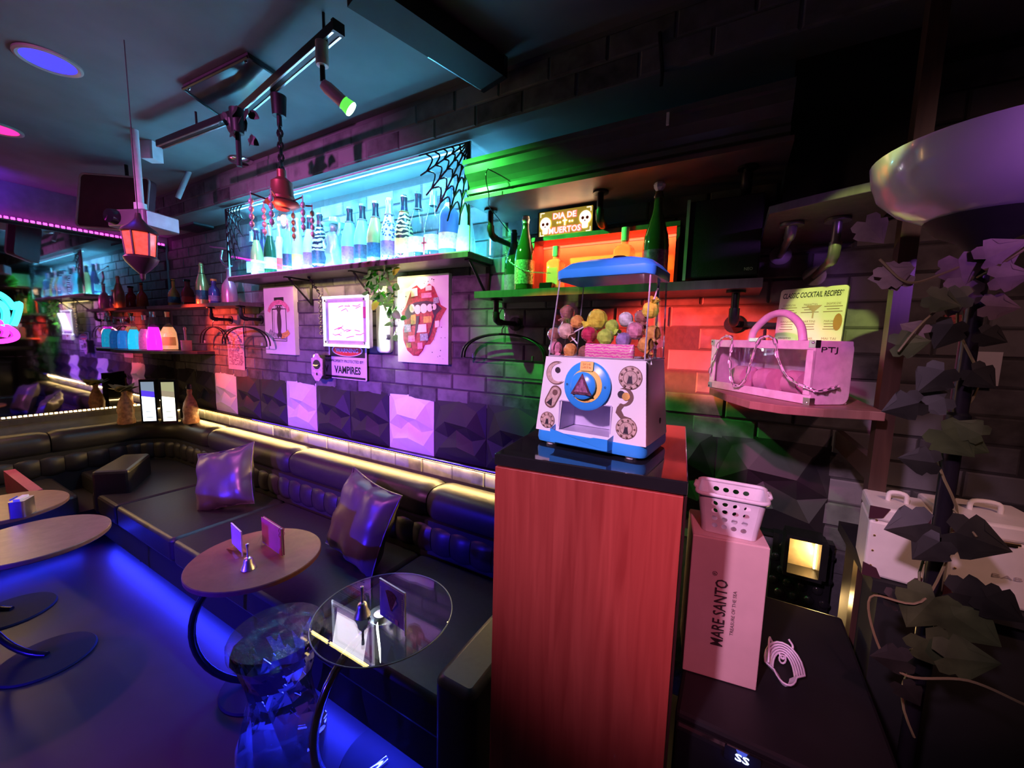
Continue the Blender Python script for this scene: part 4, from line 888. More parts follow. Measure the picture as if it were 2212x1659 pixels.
# crystal-cut acrylic stool (hourglass, faceted)
st = thing('acrylic_stool', 'clear faceted acrylic hourglass stool glowing blue near the floor', 'stool', (-1.306, .702, 0))
CRYS = mat('faceted_acrylic', (.80, .84, 1.0), .03, trans=1.0, var=0, ior=1.35); n = 18; rings = [(.02, .140), (.08, .148), (.14, .140), (.20, .122), (.26, .106), (.32, .099), (.38, .104), (.44, .120), (.490, .138)]
vs_ = []; fs = []; rnd = random.Random(2)
for i, (z, rr) in enumerate(rings):
    for k in range(n):
        q = 2 * math.pi * (k + (.5 if i % 2 else 0)) / n; q2 = rr * (1 + rnd.uniform(-.045, .045)); vs_.append((q2 * math.cos(q), q2 * math.sin(q), z))
for i in range(len(rings) - 1):
    for k in range(n):
        a0, b0, a1, b1 = i * n + k, i * n + (k + 1) % n, (i + 1) * n + k, (i + 1) * n + (k + 1) % n
        fs += [(a0, b0, a1), (b0, b1, a1)] if i % 2 == 0 else [(a0, b0, b1), (a0, b1, a1)]
build(MB().add(vs_, fs), 'faceted_body', CRYS, st)
build(MB().lathe([(1e-4, .490), (.146, .490), (.150, .497), (.150, .526), (.146, .533)], 44), 'seat_rim', CLEAR, st, smooth=40)
seat = build(MB().lathe([(.146, .533), (1e-4, .535)], 44), 'seat_disc', mat('crinkled_clear_film', (.05, .04, .07), .12, alpha=.55, bump=1.0, scale=22, coat=.6), st)
build(MB().lathe([(1e-4, 0), (.142, 0), (.144, .01), (.140, .02)], 40), 'base_ring', CLEAR, st, smooth=40)
# hand bells
BELL = mat('bell_nickel', (.85, .80, .80), .34, metal=1.0, bump=.15, scale=60)
def bell(label, p):
    t = thing('hand_bell', label, 'bell', tuple(p), 0, 'service bells on the tables')
    build(MB().lathe([(.026, 0), (.0275, .002), (.024, .012), (.018, .025), (.0165, .038), (.013, .046), (.005, .050), (1e-4, .050)], 24), 'bell_body', BELL, t, smooth=50)
    build(MB().lathe([(.004, .05), (.0055, .055), (.0035, .062), (.004, .085), (.0062, .098), (.0055, .106), (1e-4, .109)], 14), 'handle', BELL, t, smooth=50)
    build(MB().tube([(0, 0, .04), (.004, 0, .006)], .0015, 5).ball((.004, 0, .005), .004, 6), 'clapper', SILVER, t)
bell('small nickel hand bell on the brown table', PZ(537, 1228, TZ)); bell('nickel hand bell standing on the glass table', PZ(783, 1330, TZ))
# acrylic menu stands
def stand(name, label, pl_, pr_, h, m_, foot):
    dx = (pr_ - pl_); w_ = dx.length; ang = math.atan2(dx.y, dx.x); t = thing(name, label, 'menu stand', (pl_.x, pl_.y, TZ), ang)
    build(MB().box(0, w_, -.002, .002, .004, h), 'acrylic_sleeve', CLEAR, t); build(MB().box(0, w_, -foot / 2, foot / 2, 0, .003), 'acrylic_foot', CLEAR, t)
    build(MB().box(-.0008, w_ + .0008, -.0026, .0026, h - .003, h).box(w_ - .0015, w_ + .001, -.0026, .0026, .004, h), 'lit_edge', mat('acrylic_edge', (.85, .8, .9), .2), t)
    build(MB().box(.003, w_ - .003, -.0034, -.0024, .022, h - .006), 'card', m_, t); return t, w_, h
VIO = mat('violet_card', (.45, .25, 1.0), .4, var=.35, scale=14)
t, w_, h = stand('menu_stand', 'acrylic menu stand with a violet bouquet card on the glass table', PZ(822, 1338, TZ), PZ(876, 1376, TZ), .150, VIO, .05)
F = frame((w_ / 2, -.0038, 0), (1, 0, 0), (0, 0, 1))
flat = lambda name, pl, m, parent, M, z, th=.0006: build(MB().prism(pl, z, z + th, M), name, m, parent)
flat('bouquet_print', [(-.004, .062), (.004, .062), (.026, .118), (.016, .126), (0, .130), (-.018, .128), (-.030, .122)], mat('maroon_print', (.22, .03, .08), .5, var=.5, scale=120), t, F, 0)
flat('paper_cone_print', [(.004, .068), (.030, .100), (.024, .110)], mat('pink_print', (.9, .5, .8), .5), t, F, .0007); flat('corner_patch', rrect(.018, .034, .026, .042, .002), mat('pink_patch', (.9, .3, .7), .5), t, F, .0007)
text('lettering', 'ROMAN', PAPER, t, F @ Matrix.Translation((0, .052, .0006)), .030, .008)
for q, (x_, z_) in enumerate(((-.026, .034), (-.010, .034), (.006, .034))): flat('icon_print', rrect(x_ - .005, x_ + .005, z_ - .002, z_ + .003, .001), PAPER, t, F, .0007)
for x_ in (-w_ / 2 + .009, w_ / 2 - .009):
    for k in range(8): flat('side_print', rrect(x_ - .002, x_ + .002, .072 + k * .007, .076 + k * .007, .0008), PAPER, t, F, .0007)
stand('card_stand', 'slim clear card holder with a violet card on the brown table', PZ(503, 1182, TZ), PZ(524, 1204, TZ), .115, mat('pale_violet_card', (.35, .25, .75), .4), .05)
# maroon menu folder standing in a clear holder
a, b = PZ(570, 1172, TZ), PZ(612, 1202, TZ); dx = b - a; ang = math.atan2(dx.y, dx.x); w_ = dx.length
t = thing('menu_folder', 'maroon ring-bound menu standing upright on the brown table', 'menu', (a.x, a.y, TZ), ang)
MAR = mat('maroon_cover', (.32, .05, .12), .4)
build(MB().box(0, w_, -.006, -.003, .004, .125).box(0, w_, .003, .006, .004, .125), 'cover', MAR, t); build(MB().box(.002, w_ - .003, -.003, .003, .006, .122), 'pages', PAPER, t)
for k in range(2): build(MB().tube([(w_ - .006, .012 * math.cos(q), .118 - k * .02 + .012 * math.sin(q)) for q in [2 * math.pi * i / 12 for i in range(12)]], .0012, 5, closed=True), 'binder_ring', CHROME, t)
build(MB().tube(bez([(-.004, -.03, 0), (.01, -.02, .03), (.02, -.008, .05), (.03, -.02, .03), (.045, -.03, 0)], 5), .0014, 5).tube([(.03, -.03, 0), (.03, .03, 0)], .0014, 5), 'clear_holder', CLEAR, t)
# pin left on the glass table, coaster
p = PZ(822, 1328, TZ); o = build(MB().lathe([(1e-4, 0), (.022, 0), (.024, .002), (.022, .004), (1e-4, .005)], 24, Matrix.Translation(p + Vector((0, 0, .0005)))), 'table_flange_cap', SILVER, smooth=40); tag(o, 'round silver cap on the glass table behind the menu stand', 'coaster')
# napkin box with cards on the left table
p = PZ(50, 1112, TZ); t = thing('napkin_box', 'grey metal napkin box with a blue card on the left table', 'napkin holder', (p.x, p.y, TZ), math.radians(-35))
build(MB().prism(rrect(-.045, .045, -.03, .03, .012), 0, .085), 'holder', SILVER, t, smooth=40); build(MB().box(-.035, .035, -.012, .012, .084, .095), 'napkins', PAPER, t)
build(MB().box(-.052, .0, -.041, -.038, .0, .088), 'blue_card', mat('blue_card', (.12, .15, .85), .35), t)
# wine-red bench back seen behind the left table
p = PZ(0, 1100, .42); o = build(MB().box(-4.28, -3.60, .55, .60, .43, .58), 'wine_red_board', mat('wine_red_vinyl', (.30, .04, .12), .45)); tag(o, 'wine-red padded board standing on the sofa seat behind the napkin box', 'board')
# ================================================================ RIGHT SHELF, CORNICE AND WHAT STANDS ON THEM
def flatw(name, pl, m, parent, M, z, th=.0006): return build(MB().prism(pl, z, z + th, M), name, m, parent, world=True)
# moulded cornice board hanging under the soffit
prof = [(1.75, 2.20), (1.75, 2.175), (1.40, 2.105), (1.40, 2.130), (1.385, 2.135), (1.385, 2.148), (1.402, 2.152), (1.41, 2.166), (1.39, 2.185), (1.37, 2.215), (1.372, 2.235), (1.362, 2.24), (1.362, 2.258), (1.38, 2.262), (1.75, 2.262)]
prof = [(1.75, 2.262), (1.75, 2.115), (1.43, 2.115), (1.43, 2.128), (1.418, 2.130), (1.418, 2.146), (1.430, 2.150), (1.437, 2.162), (1.426, 2.180), (1.402, 2.205), (1.396, 2.232), (1.384, 2.236), (1.384, 2.254), (1.40, 2.262)]
prof = [(y, z + .027) for y, z in prof]
x0, x1 = -1.045, .085
n = len(prof); mb = MB(); mb.add([(x0, y, z) for y, z in prof] + [(x1, y, z) for y, z in prof], [tuple(range(n)), tuple(range(n, 2 * n))[::-1]] + [(i, n + i, n + (i + 1) % n, (i + 1) % n) for i in range(n)])
cor = thing('cornice_shelf', 'dark moulded cornice board lit green at its left end', 'cornice', ((x0 + x1) / 2, D, 2.115)); build(mb, 'moulding', mat('black_satin_paint', (.10, .10, .10), .28), cor, world=True)
build(MB().box(x0 - .01, x1 + .01, 1.41, D, 2.127, 2.1415), 'bottom_board', mat('dark_brown_board', (.16, .10, .09), .45), cor, world=True)
a = PY(1445, 265, 1.40); o = build(MB().box(a.x - .004, a.x + .004, 1.372, 1.380, a.z - .018, a.z + .018), 'white_tie', WHITEPL); tag(o, 'short white cable tie on the front of the cornice', 'cable tie')
def elbow(parent, x, ytop, z0, z1, y1, m=BLACKM, r_=.0125):
    """iron pipe: down from z0 to z1 at depth ytop, elbow, then back to the wall flange"""
    pts = [(x, ytop, z0), (x, ytop, z1 + .03), (x, ytop + .008, z1 + .009), (x, ytop + .03, z1), (x, y1, z1)]
    build(MB().tube(pts, r_, 10), 'pipe', m, parent, world=True, smooth=50)
    build(MB().tube([(x, ytop, z1 + .045), (x, ytop, z1 + .028), (x, ytop + .006, z1 + .010), (x, ytop + .028, z1), (x, ytop + .045, z1)], r_ * 1.32, 10), 'elbow', m, parent, world=True, smooth=50)
    build(MB().cyl((x, y1 - .010, z1), (x, y1, z1), .034, .034, 18), 'wall_flange', m, parent, world=True, smooth=40)
    build(MB().cyl((x, ytop, z0 - .008), (x, ytop, z0), .030, .030, 18), 'top_flange', m, parent, world=True, smooth=40)
for u, lb in ((1062, 'iron pipe bracket under the left end of the cornice'), (1298, 'iron pipe bracket behind the day of the dead sign'), (1610, 'iron pipe bracket under the right end of the cornice')):
    x = PY(u, 430, 1.55).x; t = thing('pipe_bracket', lb, 'pipe bracket', (x, D, 2.0), group='pipe brackets'); elbow(t, x, 1.545, 2.126, 2.012 if u < 1500 else 2.062, D - .002)
# main shelf
SZ = 1.764
shelf = thing('pipe_shelf', 'black shelf on iron pipes carrying champagne bottles and a glowing sign', 'shelf', (-.5, D, SZ))
build(MB().box(-1.06, .055, 1.5, D, SZ - .030, SZ), 'shelf_board', SHELFW, shelf, world=True)
for u in (1072, 1588):
    x = PY(u, 650, 1.56).x; elbow(shelf, x, 1.56, SZ - .031, SZ - .135, D - .002)
# hanger on the pipe
def hanger(label, u0, u1, vtop, vbot, uh, vh, y):
    """padded wire hanger: two arched bars, straight trouser bar, chrome hook"""
    pl_, pr_ = PY(u0, vbot, y), PY(u1, vbot, y); top = PY((u0 + u1) / 2, vtop, y); hk = PY(uh, vh, y); cx_ = (pl_.x + pr_.x) / 2; zb = pl_.z; zt = top.z; zb = (pl_.z + pr_.z) / 2
    t = thing('clothes_hanger', label, 'hanger', (cx_, y, zb), group='wire hangers'); w2 = (pr_.x - pl_.x) / 2
    for dy in (-.012, .012): build(MB().tube([(cx_ + w2 * math.cos(q), y + dy, zb + (zt - zb) * math.sin(q) ** .8) for q in [math.pi * k / 20 for k in range(21)]], .0055, 7), 'padded_arm', BLACKM, t, world=True, smooth=60)
    build(MB().tube([(cx_ - w2 * .95, y, zb), (cx_ + w2 * .95, y, zb - .004)], .0028, 6), 'trouser_bar', BLACKM, t, world=True)
    for q in (-1, 1): build(MB().box(cx_ + q * w2 * .72 - .004, cx_ + q * w2 * .72 + .004, y - .006, y + .006, zb, zb + .022), 'clip', SILVER, t, world=True)
    build(MB().tube(bez([(cx_, y, zt), (cx_, y, zt + .025), (cx_ + .012, y, zt + .045), (cx_ + .010, y + .005, hk.z), (cx_ - .012, y + .01, hk.z + .008), (cx_ - .022, y + .01, hk.z - .01)], 5), .0028, 6), 'hook', CHROME, t, world=True, smooth=60)
hanger('large black hanger on the pipe left of the candy dispenser', 1000, 1178, 722, 776, 1098, 672, 1.66)
# champagne bottles and others on the shelf
OLIVE = mat('olive_bottle_glass', (.035, .07, .02), .04, coat=.6); LABS = mat('ornate_silver_label', (.55, .52, .45), .3, metal=.5, var=.6, scale=120)
def on_shelf(u, vb, y): p = PY(u, vb, y); p.z = SZ + .001; return p
bottle('dark green champagne bottle at the left front of the pipe shelf', on_shelf(1132, 622, 1.56), .315, CHAMP, OLIVE, lab=LABS, foil=FOILS, foil_z=(.90, .99), lab_z=(.08, .40))
bottle('smaller dark bottle tucked behind the left champagne bottle', on_shelf(1108, 615, 1.68), .30, CHAMP, DKGREEN, lab=LABP, foil=FOILK, foil_z=(.80, .97), lab_z=(.05, .30))
bottle('tall olive champagne bottle with glass stopper above the dispenser', on_shelf(1412, 605, 1.545), .325, CHAMP, OLIVE, lab=mat('violet_foil_label', (.35, .15, .45), .25, metal=.6, var=.5, scale=100), lab_z=(.10, .36))
q = on_shelf(1420, 605, 1.545); t = thing('glass_stopper', 'faceted clear glass stopper on the tall champagne bottle', 'stopper', (PY(1412, 605, 1.545).x, 1.545, SZ + .327))
build(MB().lathe([(1e-4, 0), (.010, 0), (.012, .004), (.019, .012), (.021, .022), (.017, .030), (1e-4, .033)], 7), 'faceted_head', FROST, t); build(MB().lathe([(.009, 0), (.009, -.0005), (1e-4, -.0006)], 10), 'collar', SILVER, t)
SQ = mat('square_gin_glass', (.75, .5, .45), .08, alpha=.45)
def sq_bottle(label, u, vb, y, w_, h, hn, capm):
    p = on_shelf(u, vb, y); t = thing('square_bottle', label, 'bottle', tuple(p))
    build(loft([loop(-w_, w_, -w_, w_, .01, 0), loop(-w_, w_, -w_, w_, .01, h * .62), loop(-w_ * .8, w_ * .8, -w_ * .8, w_ * .8, .01, h * .68), loop(-.014, .014, -.014, .014, .013, h * .72), loop(-.014, .014, -.014, .014, .013, h * .78)]), 'glass_body', SQ, t, smooth=35)
    build(MB().cyl((0, 0, h * .78), (0, 0, h), .0155, .0155, 16), 'cap', capm, t, smooth=40); build(MB().box(-w_ * .7, w_ * .7, -w_ - .001, -w_, h * .12, h * .5), 'paper_label', mat('faint_label', (.8, .6, .5), .5, alpha=.6), t)
PCAP = mat('pale_aqua_cap', (.75, .85, .85), .3)
sq_bottle('square clear bottle with pale cap inside the red display box, left', 1199, 620, 1.60, .033, .185, .02, PCAP)
sq_bottle('square clear bottle with pale cap rising behind the dispenser lid', 1345, 618, 1.585, .036, .225, .02, PCAP)
# red lit display box
a, b = PY(1155, 508, 1.62), PY(1478, 440, 1.62)
rb = thing('display_box', 'open display box with a bright red back on the pipe shelf', 'display box', ((a.x + b.x) / 2, 1.66, SZ)); bx0, bx1, bz = a.x, b.x - .02, 1.984
REDB = mat('red_backboard', (.85, .20, .10), .45, var=.08)
build(MB().box(bx0, bx1, 1.722, 1.730, SZ + .001, bz), 'backboard', REDB, rb, world=True)
build(MB().box(bx0 - .012, bx1 + .012, 1.615, 1.732, bz, bz + .018), 'top_board', SHELFW, rb, world=True)
for x in (bx0 - .012, bx1): build(MB().box(x, x + .012, 1.62, 1.732, SZ + .001, bz), 'side_board', SHELFW, rb, world=True)
build(MB().box(bx0, bx1, 1.716, 1.7215, bz - .012, bz - .004), 'led_tape', emit('red_led_tape', (1.0, .06, .03), 4), rb, world=True)
area('red_box_glow', ((bx0 + bx1) / 2, 1.68, bz - .004), ((bx0 + bx1) / 2, 1.76, SZ), (1.0, .08, .03), 5.0, bx1 - bx0 - .02, .01)
o = build(MB().prism(rrect(-.03, .03, -.022, .022, .006), 0, .028, Matrix.Translation((PY(1182, 622, 1.56).x, 1.56, SZ + .001))), 'small_dark_tin', BLACKG, bevel=.003); tag(o, 'small dark tin beside the square bottle on the pipe shelf', 'tin')
# day of the dead light sign on top of the box
a, b = PY(1168, 450, 1.66), PY(1284, 497, 1.66); cx_ = (a.x + b.x) / 2; hw, hh = (b.x - a.x) / 2, .056; F = wallf(cx_, 1.640, bz + .020 + hh)
t = thing('dia_de_muertos_sign', 'glowing green and orange light-up sign with two skulls', 'light-up sign', (cx_, 1.67, bz + .02))
build(MB().prism(rrect(-hw - .004, hw + .004, -hh, hh, .006), -.022, -.002, F), 'frame', BLACKM, t, world=True)
flatw('lit_panel', rrect(-hw * .97, hw * .97, -hh * .95, hh * .95, .004), mat('olive_lit_panel', (.5, .45, .08), .4, emit=(.45, .34, .04), es=.55, var=0), t, F, -.002)
GLW = emit('warm_white_neon', (1.0, .86, .80), 1.25); PNK = emit('pink_neon', (1.0, .16, .20), 1.2)
text('lettering', 'DIA DE', GLW, t, F @ Matrix.Translation((-.002, hh * .52, .0012)), hw * .82, hh * .42, world=True, bold=.02)
text('lettering', 'MUERTOS', GLW, t, F @ Matrix.Translation((0, -hh * .55, .0012)), hw * 1.15, hh * .46, world=True, bold=.02)
text('letter_halo', 'DIA DE', PNK, t, F @ Matrix.Translation((-.002, hh * .52, -.0006)), hw * .88, hh * .50, world=True, bold=.07)
text('letter_halo', 'MUERTOS', PNK, t, F @ Matrix.Translation((0, -hh * .55, -.0006)), hw * 1.22, hh * .54, world=True, bold=.07)
flatw('cross', [(-.003, -.014), (.003, -.014), (.003, .004), (.010, .004), (.010, .009), (.003, .009), (.003, .017), (-.003, .017), (-.003, .009), (-.010, .009), (-.010, .004), (-.003, .004)], GLW, t, F, .001)
for x_ in (-.034, -.022, .022, .034): flatw('dot', circ(x_, .001, .0042, None, 12), GLW, t, F, .001)
for sx_ in (-1, 1):
    cxx = sx_ * hw * .72; yy = hh * (.0 if sx_ > 0 else -.12)
    sk = flatw('skull', circ(cxx, yy + .008, .026, .028, 22), GLW, t, F, .001)
    flatw('jaw', rrect(cxx - .013, cxx + .013, yy - .036, yy - .012, .006), GLW, t, F, .001)
    for q in (-1, 1): build(MB().prism(circ(cxx + q * .010, yy + .006, .0065, None, 12), .0022, .0028, F), 'eye_socket', ORNG, sk, world=True)
    build(MB().prism([(cxx - .003, yy - .008), (cxx + .003, yy - .008), (cxx, yy)], .0022, .0028, F), 'nose', ORNG, sk, world=True)
mb = MB()
for sx_ in (-1, 1):
    for sy_ in (-1, 1): mb.prism([(sx_ * hw * .92, sy_ * hh * .88), (sx_ * hw * .92, sy_ * hh * .55), (sx_ * hw * .895, sy_ * hh * .55), (sx_ * hw * .895, sy_ * hh * .82), (sx_ * hw * .76, sy_ * hh * .82), (sx_ * hw * .76, sy_ * hh * .88)], .0005, .0012, F)
build(mb, 'corner_brackets', GLW, t, world=True)
area('muertos_glow', (cx_, 1.64, bz + .02 + hh), (cx_, 0, bz), (1.0, .6, .3), .5, hw * 2, hh * 2)
# black boxed device with small light lettering at the right end of the shelf
a, b = PY(1490, 436, 1.53), PY(1638, 600, 1.53)
t = thing('black_speaker', 'square black box device with small pale lettering at the shelf end', 'speaker', ((a.x + b.x) / 2, 1.62, SZ + .001)); F = wallf(0, 1.53, 0)
build(MB().box(a.x, b.x, 1.53, 1.735, SZ + .012, a.z), 'housing', mat('black_speaker_grille', (.010, .009, .012), .6, bump=.2, scale=200), t, world=True, bevel=.006)
build(MB().box(a.x - .006, a.x + .004, 1.522, 1.532, SZ + .006, a.z + .004), 'corner_post', mat('satin_grey_post', (.35, .36, .36), .3), t, world=True)
text('lettering', 'NEO', mat('pale_print', (.6, .55, .5), .5), t, wallf(b.x - .030, 1.529, SZ + .035), .024, .010, .001, world=True)
for x_ in (a.x + .02, b.x - .02): build(MB().cyl((x_, 1.60, SZ + .001), (x_, 1.60, SZ + .013), .01), 'foot', BLACKM, t, world=True)
# string of tiny chain between bottles
t = thing('bead_chain', 'thin chain draped in front of the left champagne bottles', 'chain', tuple(PY(1110, 600, 1.52))); pts = [PY(u, v, 1.512) for u, v in ((1092, 545), (1097, 560), (1110, 575), (1130, 583), (1150, 588), (1180, 590), (1205, 590))]
cc = bez(pts, 3)
for q in range(0, len(cc) - 4, 4): chain(t, cc[q], cc[q + 4], .009, .0011, SILVER)
# loose cable round the cornice end
t = thing('black_cable', 'thin black cable looped over the left end of the cornice', 'cable', tuple(PY(1055, 640, 1.40)))
build(MB().tube(bez([PY(1066, 355, 1.60), PY(1052, 368, 1.37), PY(1050, 390, 1.36), PY(1056, 420, 1.38), PY(1056, 445, 1.46), PY(1075, 470, 1.60), PY(1098, 500, 1.70)], 8), .0022, 6), 'cable', BLACKM, t, world=True)
# black board high on the wall right of the cornice
o = build(MB().box(.092, .42, 1.60, 1.748, 1.98, SOF_Z - .002), 'black_board', BLACKMATT); tag(o, 'matte black panel high on the wall right of the cornice', 'panel')
# ================================================================ CORNER SHELVES ON THE RIGHT
def poly_shelf(name, label, pts, z, th, m):
    t = thing(name, label, 'shelf', (pts[0][0], D, z)); build(MB().prism(pts, z - th, z), 'shelf_board', m, t, world=True, bevel=.002); return t
us = [PZ(1660, 462, 1.905), PZ(1700, 452, 1.905), PZ(1760, 438, 1.905), PZ(1890, 410, 1.905)]
t = poly_shelf('corner_shelf', 'upper corner shelf with a green-lit rounded front edge', [(us[0].x, D), (us[0].x - .002, 1.45)] + [(p.x, p.y) for p in us] + [(.316, 1.22), (.316, D)], 1.925, .022, SHELFW)
for u, v0, v1, in ((1712, 470, 512), (1812, 460, 566)):
    p = PY(u, v0, 1.42); q = PY(u, v1, 1.42)
    elbow(t, p.x, 1.42, 1.902, q.z + .01, D - .002, mat('galvanised_pipe', (.22, .22, .22), .35, metal=.6), .011)
BZ = 1.40
ed = [PZ(1533, 838, BZ), PZ(1570, 852, BZ), PZ(1620, 866, BZ), PZ(1690, 876, BZ), PZ(1780, 883, BZ), PZ(1880, 888, BZ)]
bs = poly_shelf('corner_shelf', 'lower corner shelf with a rounded front carrying the pink bag', [(ed[0].x - .01, D)] + [(p.x, p.y) for p in ed] + [(.317, ed[-1].y), (.317, D)], BZ, .022, wood_mat('brown_shelf_wood', (.28, .12, .10), (.36, .17, .14), 2.0, .45))
# ---------------------------------------------------------------- trunk handbag with a clear window
a, b, c = PZ(1530, 836, BZ), PZ(1748, 876, BZ), PZ(1862, 864, BZ); dx = b - a; ang = math.atan2(dx.y, dx.x); bw = dx.length; bd, bh = .12, PY(1745, 736, b.y).z - BZ
bag = thing('trunk_handbag', 'pale trunk handbag with clear window, chain strap and arched handle', 'handbag', (a.x, a.y, BZ + .001), ang)
BAGM = mat('pale_bag_leather', (.72, .55, .66), .5, var=.12, scale=40, bump=.1); F = frame((0, 0, 0), (1, 0, 0), (0, 0, 1)); fr_ = .024
mb = MB()
for x0, x1, z0, z1_ in ((0, bw, 0, fr_), (0, bw, bh - fr_, bh), (0, fr_, fr_, bh - fr_), (bw - fr_, bw, fr_, bh - fr_)): mb.box(x0, x1, 0, .006, z0, z1_)
build(mb, 'front_frame', BAGM, bag, bevel=.002)
build(MB().box(.003, bw - .003, .001, bd - .001, 0, .005).box(.003, bw - .003, bd - .006, bd, .005, bh - .003).box(.003, bw - .003, .006, bd - .001, bh - .006, bh), 'shell', BAGM, bag, bevel=.002)
build(MB().prism(rrect(0, bd, 0, bh, .022), 0, .006, frame((bw - .006, 0, 0), (0, 1, 0), (0, 0, 1))), 'end_panel', BAGM, bag, bevel=.002)
build(MB().prism(rrect(0, bd, 0, bh, .022), 0, .006, frame((0, 0, 0), (0, 1, 0), (0, 0, 1))), 'end_panel', BAGM, bag, bevel=.002)
build(MB().box(fr_, bw - fr_, .002, .0032, fr_, bh - fr_), 'clear_window', CLEAR, bag)
for x_ in (0, bw):
    for z_ in (0, bh): build(MB().box(x_ - .018 if x_ else -.001, x_ + .001 if x_ else .018, -.0015, .014, (z_ - .018) if z_ else -.0005, z_ + .001 if z_ else .018), 'metal_corner', SILVER, bag)
for x_, z_ in ((.006, .006), (bw - .006, .006), (.006, bh - .006), (bw - .006, bh - .006)): build(MB().ball((x_, -.002, z_), .003, 6), 'rivet', CHROME, bag)
build(MB().tube(bez([(bw * .28, bd / 2, bh), (bw * .31, bd / 2, bh + .035), (bw * .45, bd / 2, bh + .075), (bw * .60, bd / 2, bh + .078), (bw * .72, bd / 2, bh + .045), (bw * .76, bd / 2, bh)], 6), .0105, 10), 'handle', BAGM, bag, smooth=60)
build(MB().box(bw * .44, bw * .54, -.003, .003, bh - .004, bh + .006), 'clasp', SILVER, bag)
text('lettering', 'PTJ', INK, bag, frame((bw + .0008, bd * .35, bh * .85), (0, 1, 0), (0, 0, 1)), .05, .018)
rnd = random.Random(4); mb = MB()
for k in range(3): mb.tube([(bw * (.18 + .26 * k), .06, .005 + .04), (bw * (.18 + .26 * k) + .055, .055, .005 + .04)], .036, 14)
build(mb, 'rolled_lining', mat('rose_satin_roll', (.75, .35, .5), .4), bag, smooth=50)
cs = bez([(-.006, .03, .02), (.01, -.006, .05), (.035, -.008, bh * .7), (.05, -.004, bh + .004), (bw * .26, -.004, bh + .006), (bw * .27, -.010, bh * .6), (bw * .32, -.010, .03), (bw * .38, -.010, .018), (bw * .46, -.010, .045), (bw * .50, -.008, bh * .65), (bw * .55, -.004, bh + .004), (bw * .68, -.004, bh + .004), (bw * .74, -.008, bh * .7), (bw * .84, -.010, bh * .40), (bw - .01, -.010, bh * .28), (bw + .008, .012, bh * .22), (bw + .008, .05, bh * .26), (bw + .008, .075, bh * .30)], 3)
mb = MB()
for q in range(0, len(cs) - 1):
    p, e = Vector(cs[q]), Vector(cs[q + 1]); d = (e - p); l_ = d.length; d.normalize(); s1 = d.orthogonal().normalized(); s2 = d.cross(s1); c_ = (p + e) / 2; ee = s1 if q % 2 else s2
    mb.tube([c_ + d * (l_ * .62 * math.cos(w)) + ee * (.0048 * math.sin(w)) for w in [2 * math.pi * k / 8 for k in range(8)]], .0014, 4, closed=True)
build(mb, 'chain_strap', SILVER, bag, smooth=60); build(MB().tube(cs, .0028, 5), 'strap_ribbon', BAGM, bag, smooth=60)
# ---------------------------------------------------------------- cocktail recipe sign leaning behind the bag
sy = 1.60
tl, tr, br, bl = PY(1697, 624, sy), PY(1848, 608, sy), PY(1822, 755, sy), PY(1664, 745, sy)
tr = PY(1848, 608, sy - .085); ang = math.atan2(tr.y - tl.y, tr.x - tl.x); w_ = (tr - tl).length
sg = thing('recipe_sign', 'cocktail recipe tin sign leaning behind the pink bag', 'sign', (tl.x - .018, tl.y, BZ + .001), ang); h = tl.z - BZ - .002
F = frame((w_ / 2, 0, h / 2), (1, 0, 0), (0, .10, 1)); w_ *= 1.0
build(MB().prism(rrect(-w_ / 2, w_ / 2, -h / 2, h / 2, .010), -.006, 0, F), 'tin_plate', mat('cream_tin', (.80, .76, .60), .45, var=.06), sg)
build(MB().prism(rrect(-w_ / 2 - .002, w_ / 2 + .002, -h / 2 - .001, h / 2 + .002, .011), -.0085, -.006, F), 'dark_rim', BLACKM, sg)
text('lettering', 'CLASSIC COCKTAIL RECIPES*', INK, sg, F @ Matrix.Translation((0, h * .435, .0005)), w_ * .90, h * .055, bold=.02, shear=.2)
BRI = mat('brown_print', (.25, .14, .08), .5)
for cxk, heads in ((-.33, ('COSMOPOLITAN', 'DAIQUIRI', 'MOJITO', 'BELLINI', 'NEGRONI')), (0.0, ('MANHATTAN', 'MARTINI', 'SIDECAR', 'SAZERAC', 'SPRITZ')), (.33, ('SINGAPORE SLING', 'MARGARITA', 'MAI TAI', 'PALOMA', 'GIMLET'))):
    for k, s_ in enumerate(heads):
        y_ = h * (.34 - k * .16); text('lettering', s_, BRI, sg, F @ Matrix.Translation((cxk * w_, y_, .0005)), w_ * .20, h * .020)
        for j_ in range(3):
            wl = w_ * random.Random(k * 7 + j_).uniform(.16, .27); build(MB().prism([(cxk * w_ - wl / 2, y_ - h * (.028 + .024 * j_)), (cxk * w_ + wl / 2, y_ - h * (.028 + .024 * j_)), (cxk * w_ + wl / 2, y_ - h * (.022 + .024 * j_)), (cxk * w_ - wl / 2, y_ - h * (.022 + .024 * j_))], .0003, .0006, F), 'recipe_line', BRI, sg)
flat('martini_print', [(-.02 + w_ * .05, h * .33), (.022 + w_ * .05, h * .33), (.003 + w_ * .05, h * .27), (.003 + w_ * .05, h * .21), (-.001 + w_ * .05, h * .21), (-.001 + w_ * .05, h * .27)], mat('tan_print', (.5, .35, .2), .5), sg, F, .0012)
flat('goblet_print', circ(w_ * .42, h * .17, .011, .026, 16), mat('amber_drink_print', (.45, .2, .06), .5), sg, F, .0012)
